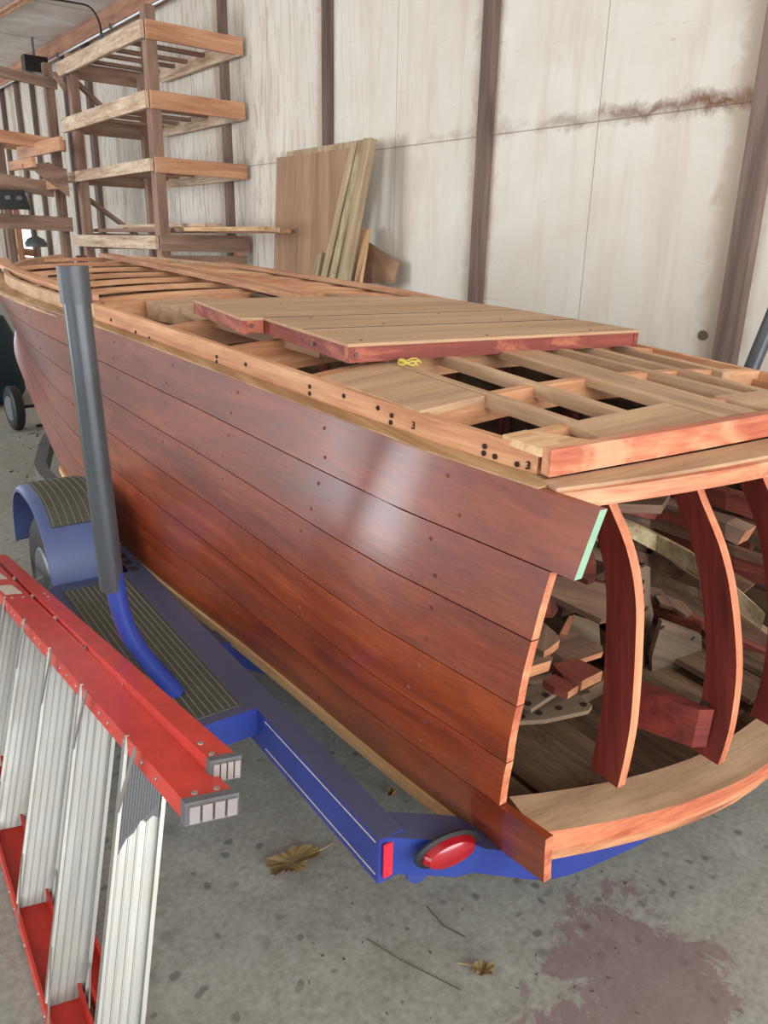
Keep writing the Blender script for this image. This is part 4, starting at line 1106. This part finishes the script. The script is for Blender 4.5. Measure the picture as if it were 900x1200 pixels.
# rivets
pn = [(U(y)+upIn*.016, -nW) for y in (1.05,1.12,1.22,1.32,1.38,1.56,1.64,1.7,1.83,1.92,1.98,2.15,2.25,2.3)]
pn += [(Lw(y)+lift+dnOut*.016, -nW) for y in (1.3,1.36,1.5,1.62,1.68,1.9,2.0)]
dots('rivet', 'steel', pn, .004, .003, r1, 8)
pn = [(U(y)+nW*Wd*s_, -upIn) for y,s_ in ((.945,.3),(.945,.75),(2.42,.3),(2.42,.72))] + [(R2o+dR*((y-.985)/dR.y)+nW*(.012 if y<2 else .03), -upIn) for y in (1.01,1.06,2.35,2.4)]
dots('rivet', 'steel', pn, .005, .003, r1)
# paper labels on the rail
for ya, yb in ((2.47,2.62),(2.72,2.85)):
    P = [U(ya)+nW*.012-upIn*.0006, U(ya)+nW*.062-upIn*.0006, U(yb)+nW*.055-upIn*.0006, U(yb)+nW*.008-upIn*.0006]
    plate('sticker', 'label', P, upIn*.0004, r1, bevel=0)
# steps: channels whose ribbed underside faces the camera
def step_at(y, full=True, gusset=False):
    A = Lw(y)+lift+dnOut*.004; Bp = U(y+.21)+upIn*.004
    ax_ = (Bp-A).normalized(); face = ax_.cross(nW).normalized()
    if face.y > 0: face = -face        # towards the camera
    wd = nW; D_ = .086
    so = A+nW*.003; eo = Bp+nW*.003
    # cross-section (along wd, along face): web set back, front flange, rear flange
    prof = [(0,.030),(.006,.030),(.006,.006)]
    nr = 4
    for i in range(nr):
        a = .010+(D_-.024)*i/nr; prof += [(a,.006),(a+.001,.0072),(a+.003,.0072),(a+.004,.006)]
    prof += [(D_-.008,.006),(D_-.008,.022),(D_,.022),(D_,0),(0,0)]
    bm = bmesh.new(); r = lambda p: [p+wd*a+face*c_ for a,c_ in prof]
    add_hull(bm, r(so), r(eo))
    m_ = frame_x(so, eo, face)
    s_ = emit('step', bm, 'alu', m_, lad, 0)
    # braces: flat bars from the step up to the rails at both ends
    L_ = (eo-so).length
    for en, sg in ((eo,-1),(so,1)):
        for a, bb_ in ((.0,.016),(D_-.004,.010)):
            p = en + wd*(a) + ax_*sg*.13*(1 if a==0 else .55) + face*.026
            q_ = en + wd*(a) + face*(.13 if a==0 else .07) + ax_*sg*.004
            board('brace', 'alu', p, q_, .003 if sg<0 else .003, bb_ if sg<0 else .007, lad, up=tuple(ax_), bevel=0)
    if gusset:
        # black ribbed bracket between bottom step and rail
        P = [eo+wd*q_+face*.016-ax_*h_ for q_,h_ in ((.007,.0),(D_-.009,.0),(D_-.009,.165),(.066,.158),(.054,.168),(.046,.160),(.034,.182),(.022,.190),(.014,.205),(.007,.222))]
        gp = plate('step_bracket', 'black_gloss', P, -face*.005, lad, bevel=0)
        bm = bmesh.new()
        for i in range(13):
            s2 = .011+i*.005; add_box(bm, eo+wd*s2+face*.0165-ax_*.001, eo+wd*s2-ax_*(.195-.0045*i)+face*.0165, .0016, .0014, up=face)
        emit('bracket_rib', bm, 'bracket', frame_x(eo, eo+wd), gp)
    return s_
step_at(1.025, gusset=True)
for y in (1.335,1.635,1.94,2.24,2.54,2.84): step_at(y)
# black foot at the lower near end
p = Lw(1.03)+nW*.07+V((.0,.0,.0))
bm = bmesh.new(); add_hull(bm, [p+V((-.02,-.02,0)),p+V((.03,-.02,0)),p+V((.03,.05,0)),p+V((-.02,.05,0))], [p+V((-.012,-.01,.10)),p+V((.016,-.01,.11)),p+V((.016,.04,.11)),p+V((-.012,.04,.10))])
emit('rubber_foot', bm, 'black_gloss', Matrix.Translation(p), lad, .006)

# ------------------------------------------------------------------ things in the far left
c0 = atz(-8,485,0)
bin_ = thing('tarp_covered_cart', 'dark teal covered bin standing beyond the bow at the left edge', 'bin', (c0.x,c0.y+.3,0))
bm = bmesh.new(); R0 = .55
cx, cy = atz(-40,470,0).x, atz(-40,470,0).y
tube_bm(bm, [V((cx,cy,.03)),V((cx,cy,.1)),V((cx,cy,.55)),V((cx,cy,.8)),V((cx,cy,.88))], [R0*.93,R0,R0*.98,R0*.8,R0*.5], 28)
emit('cover', bm, 'teal', Matrix.Translation(V((cx,cy,0))), bin_)
bm = bmesh.new(); 
for k_ in range(4):
    a = math.radians(45+90*k_); q = V((cx+.4*math.cos(a), cy+.4*math.sin(a), .03)); tube_bm(bm, [q-V((0,.015,0)), q+V((0,.015,0))], .03, 12)
emit('castor', bm, 'black', Matrix.Translation(V((cx,cy,0))), bin_)
wc = aty(17,478,atz(17,504,0).y); rr = wc.z
ww = thing('axle_wheel', 'small black rubber wheel on a bent iron axle, standing left of the bow', 'wheel', (wc.x,wc.y,0))
axd = (V((1,.1,0))).normalized()
bm = bmesh.new(); seg = 28; rings = []
for s_, r_ in ((-.035,.6),(-.045,.85),(-.03,.98),(0,1),(.03,.98),(.045,.85),(.035,.6)):
    rings.append([bm.verts.new(wc+axd*s_+(V((0,1,0))*math.cos(t)+V((0,0,1))*math.sin(t))*rr*r_) for t in [2*math.pi*i/seg for i in range(seg)]])
for a,c_ in zip(rings,rings[1:]):
    for i in range(seg): f = bm.faces.new((a[i],a[(i+1)%seg],c_[(i+1)%seg],c_[i])); f.smooth = True
bm.faces.new(rings[0]); bm.faces.new(rings[-1][::-1])
ty = emit('tyre', bm, 'black', Matrix.Translation(wc), ww)
bm = bmesh.new(); tube_bm(bm, [wc-axd*.04, wc+axd*.04], rr*.55, 20); emit('hub', bm, 'galv', Matrix.Translation(wc), ww)
tube('axle', 'black', [wc, wc+axd*.42], .014, ww, seg=8)
tube('crank', 'black', bend([wc+axd*.22+V((0,0,.0)), wc+axd*.26+V((0,0,.13)), wc+axd*.34+V((0,0,.2))], .03, 3), .011, ww, seg=8)
tube('stand_leg', 'black', bend([wc+axd*.36, V((wc.x+.38,wc.y-.02,.03)), V((wc.x+.14,wc.y-.05,.025))], .03, 3), .012, ww, seg=8)

# ------------------------------------------------------------------ litter on the floor
def leaf(px, py, size, rot, label, seed=0):
    c0 = atz(px, py, 0); rnd = random.Random(seed); bm = bmesh.new()
    out = []; n_ = 40
    for i in range(n_):
        a = 2*math.pi*i/n_; lobe = .74+.26*abs(math.cos(2.5*a))*(.8+.2*math.cos(a))
        if i % 2: lobe *= rnd.uniform(.86,.98)
        r_ = size*lobe*(1.25 if abs(math.cos(a))>.8 else .9)
        out.append(V((math.cos(a+rot)*r_, math.sin(a+rot)*r_*.8, .003+rnd.uniform(0,.007)+.012*abs(math.sin(2*a)))))
    cv = bm.verts.new(c0+V((0,0,.004))); mid = [bm.verts.new(c0+V((o_.x*.5,o_.y*.5,.005+rnd.uniform(0,.004)))) for o_ in out]; ov = [bm.verts.new(c0+o_) for o_ in out]
    for i in range(n_):
        j = (i+1)%n_; bm.faces.new((cv,mid[i],mid[j])); bm.faces.new((mid[i],ov[i],ov[j],mid[j]))
    bmesh.ops.solidify(bm, geom=bm.faces[:], thickness=.0012)
    root = thing('oak_leaf', label, 'leaf', c0, 'dry leaves on the floor')
    emit('blade', bm, 'leaf', Matrix.Translation(c0), root)
    d = V((math.cos(rot),math.sin(rot),0)); tube('stem', 'leaf', [c0+d*size*.6+V((0,0,.006)), c0+d*size*1.3+V((.005,0,.008)), c0+d*size*1.9+V((0,.01,.004))], .0016, root, seg=6)
leaf(342,1012,.066,-.15,'large curled dry oak leaf on the floor left of the trailer corner',1)
leaf(566,1140,.026,2.2,'small pale dry leaf on the floor below the stern',2)
leaf(548,1020,.022,1.2,'small grey leaf fragment on the floor under the hull end',3)
leaf(458,932,.018,.6,'tiny pale leaf scrap on the dark floor inside the trailer corner',4)
rnd = random.Random(4)
bm = bmesh.new()
for i in range(150):
    if i < 60: px, py = rnd.uniform(330,760), rnd.uniform(1000,1195)
    elif i < 110: px, py = rnd.uniform(380,520), rnd.uniform(880,960)
    else: px, py = rnd.uniform(5,60), rnd.uniform(490,560)
    c0 = atz(px,py,0); s_ = rnd.uniform(.002,.006)*(1 if i<110 else 3.5)
    v_ = [c0+V((rnd.uniform(-s_,s_),rnd.uniform(-s_,s_),0)) for _ in range(3)]
    if (v_[1]-v_[0]).cross(v_[2]-v_[0]).length < 1e-6: continue
    add_hull(bm, v_, [q+V((0,0,s_*.5)) for q in v_])
tag(emit('floor_debris', bm, 'gravel', ID), 'scattered grit and bark crumbs on the concrete floor', 'debris', None, 'stuff')
tw = [atz(500,1062,.004),atz(520,1085,.006),atz(545,1098,.004)]
o = tube('twig', 'gravel', tw, .0016, seg=6); tag(o, 'thin dark twig on the floor below the trailer hook', 'twig')
o = tube('twig', 'gravel', [atz(430,1100,.004),atz(470,1125,.005),atz(540,1160,.004)], .0012, seg=6); tag(o, 'longer thin twig on the floor left of the purple stain', 'twig')

# ------------------------------------------------------------------ camera and light
cam = bpy.data.cameras.new('camera'); co = bpy.data.objects.new('camera', cam); COL.objects.link(co)
cam.sensor_fit = 'VERTICAL'; cam.sensor_height = 24; cam.lens = 24*900/1200
R_ = Matrix(((_X.x,_X.y,_X.z),(_Y.x,_Y.y,_Y.z),(_Z.x,_Z.y,_Z.z)))   # camera(right,down,fwd) -> world
right, dwn, fwd = R_.col[0], R_.col[1], R_.col[2]
up_ = -dwn; bk = -fwd
co.matrix_world = Matrix(((right.x,up_.x,bk.x,0),(right.y,up_.y,bk.y,0),(right.z,up_.z,bk.z,H),(0,0,0,1)))
cam.clip_start = .02; S.camera = co

w = bpy.data.worlds.new('world'); S.world = w; w.use_nodes = True
w.node_tree.nodes['Background'].inputs[0].default_value = (.86,.93,1,1); w.node_tree.nodes['Background'].inputs[1].default_value = .9
def area(name, loc, target, sx, sy, power, col=(1,1,1)):
    l = bpy.data.lights.new(name, 'AREA'); l.shape = 'RECTANGLE'; l.size = sx; l.size_y = sy; l.energy = power; l.color = col
    o = bpy.data.objects.new(name, l); COL.objects.link(o); o.location = loc
    o.rotation_euler = (V(target)-V(loc)).to_track_quat('-Z','Y').to_euler(); return o
# daylight through the open end door behind the camera, and the open side bay on the left
area('door_daylight', (.5,-6.5,2.3), (1.5,5,1.6), 9, 4.2, 640, (.95,.98,1))
area('side_daylight', (-6.8,1.5,2.4), (3,4,2.2), 6, 3.8, 130, (.98,.99,1))
area('far_daylight', (-6.6,9.2,1.85), (5,11.5,2.6), 4.2, 3.7, 560, (.88,.94,1))
area('end_daylight', (-1,23.6,2.0), (0,12,3.4), 4, 3.6, 330, (.80,.90,1))
S.view_settings.view_transform = 'Standard'; S.view_settings.look = 'None'
S.view_settings.gamma = 1; S.view_settings.use_curve_mapping = False; S.view_settings.exposure = .3
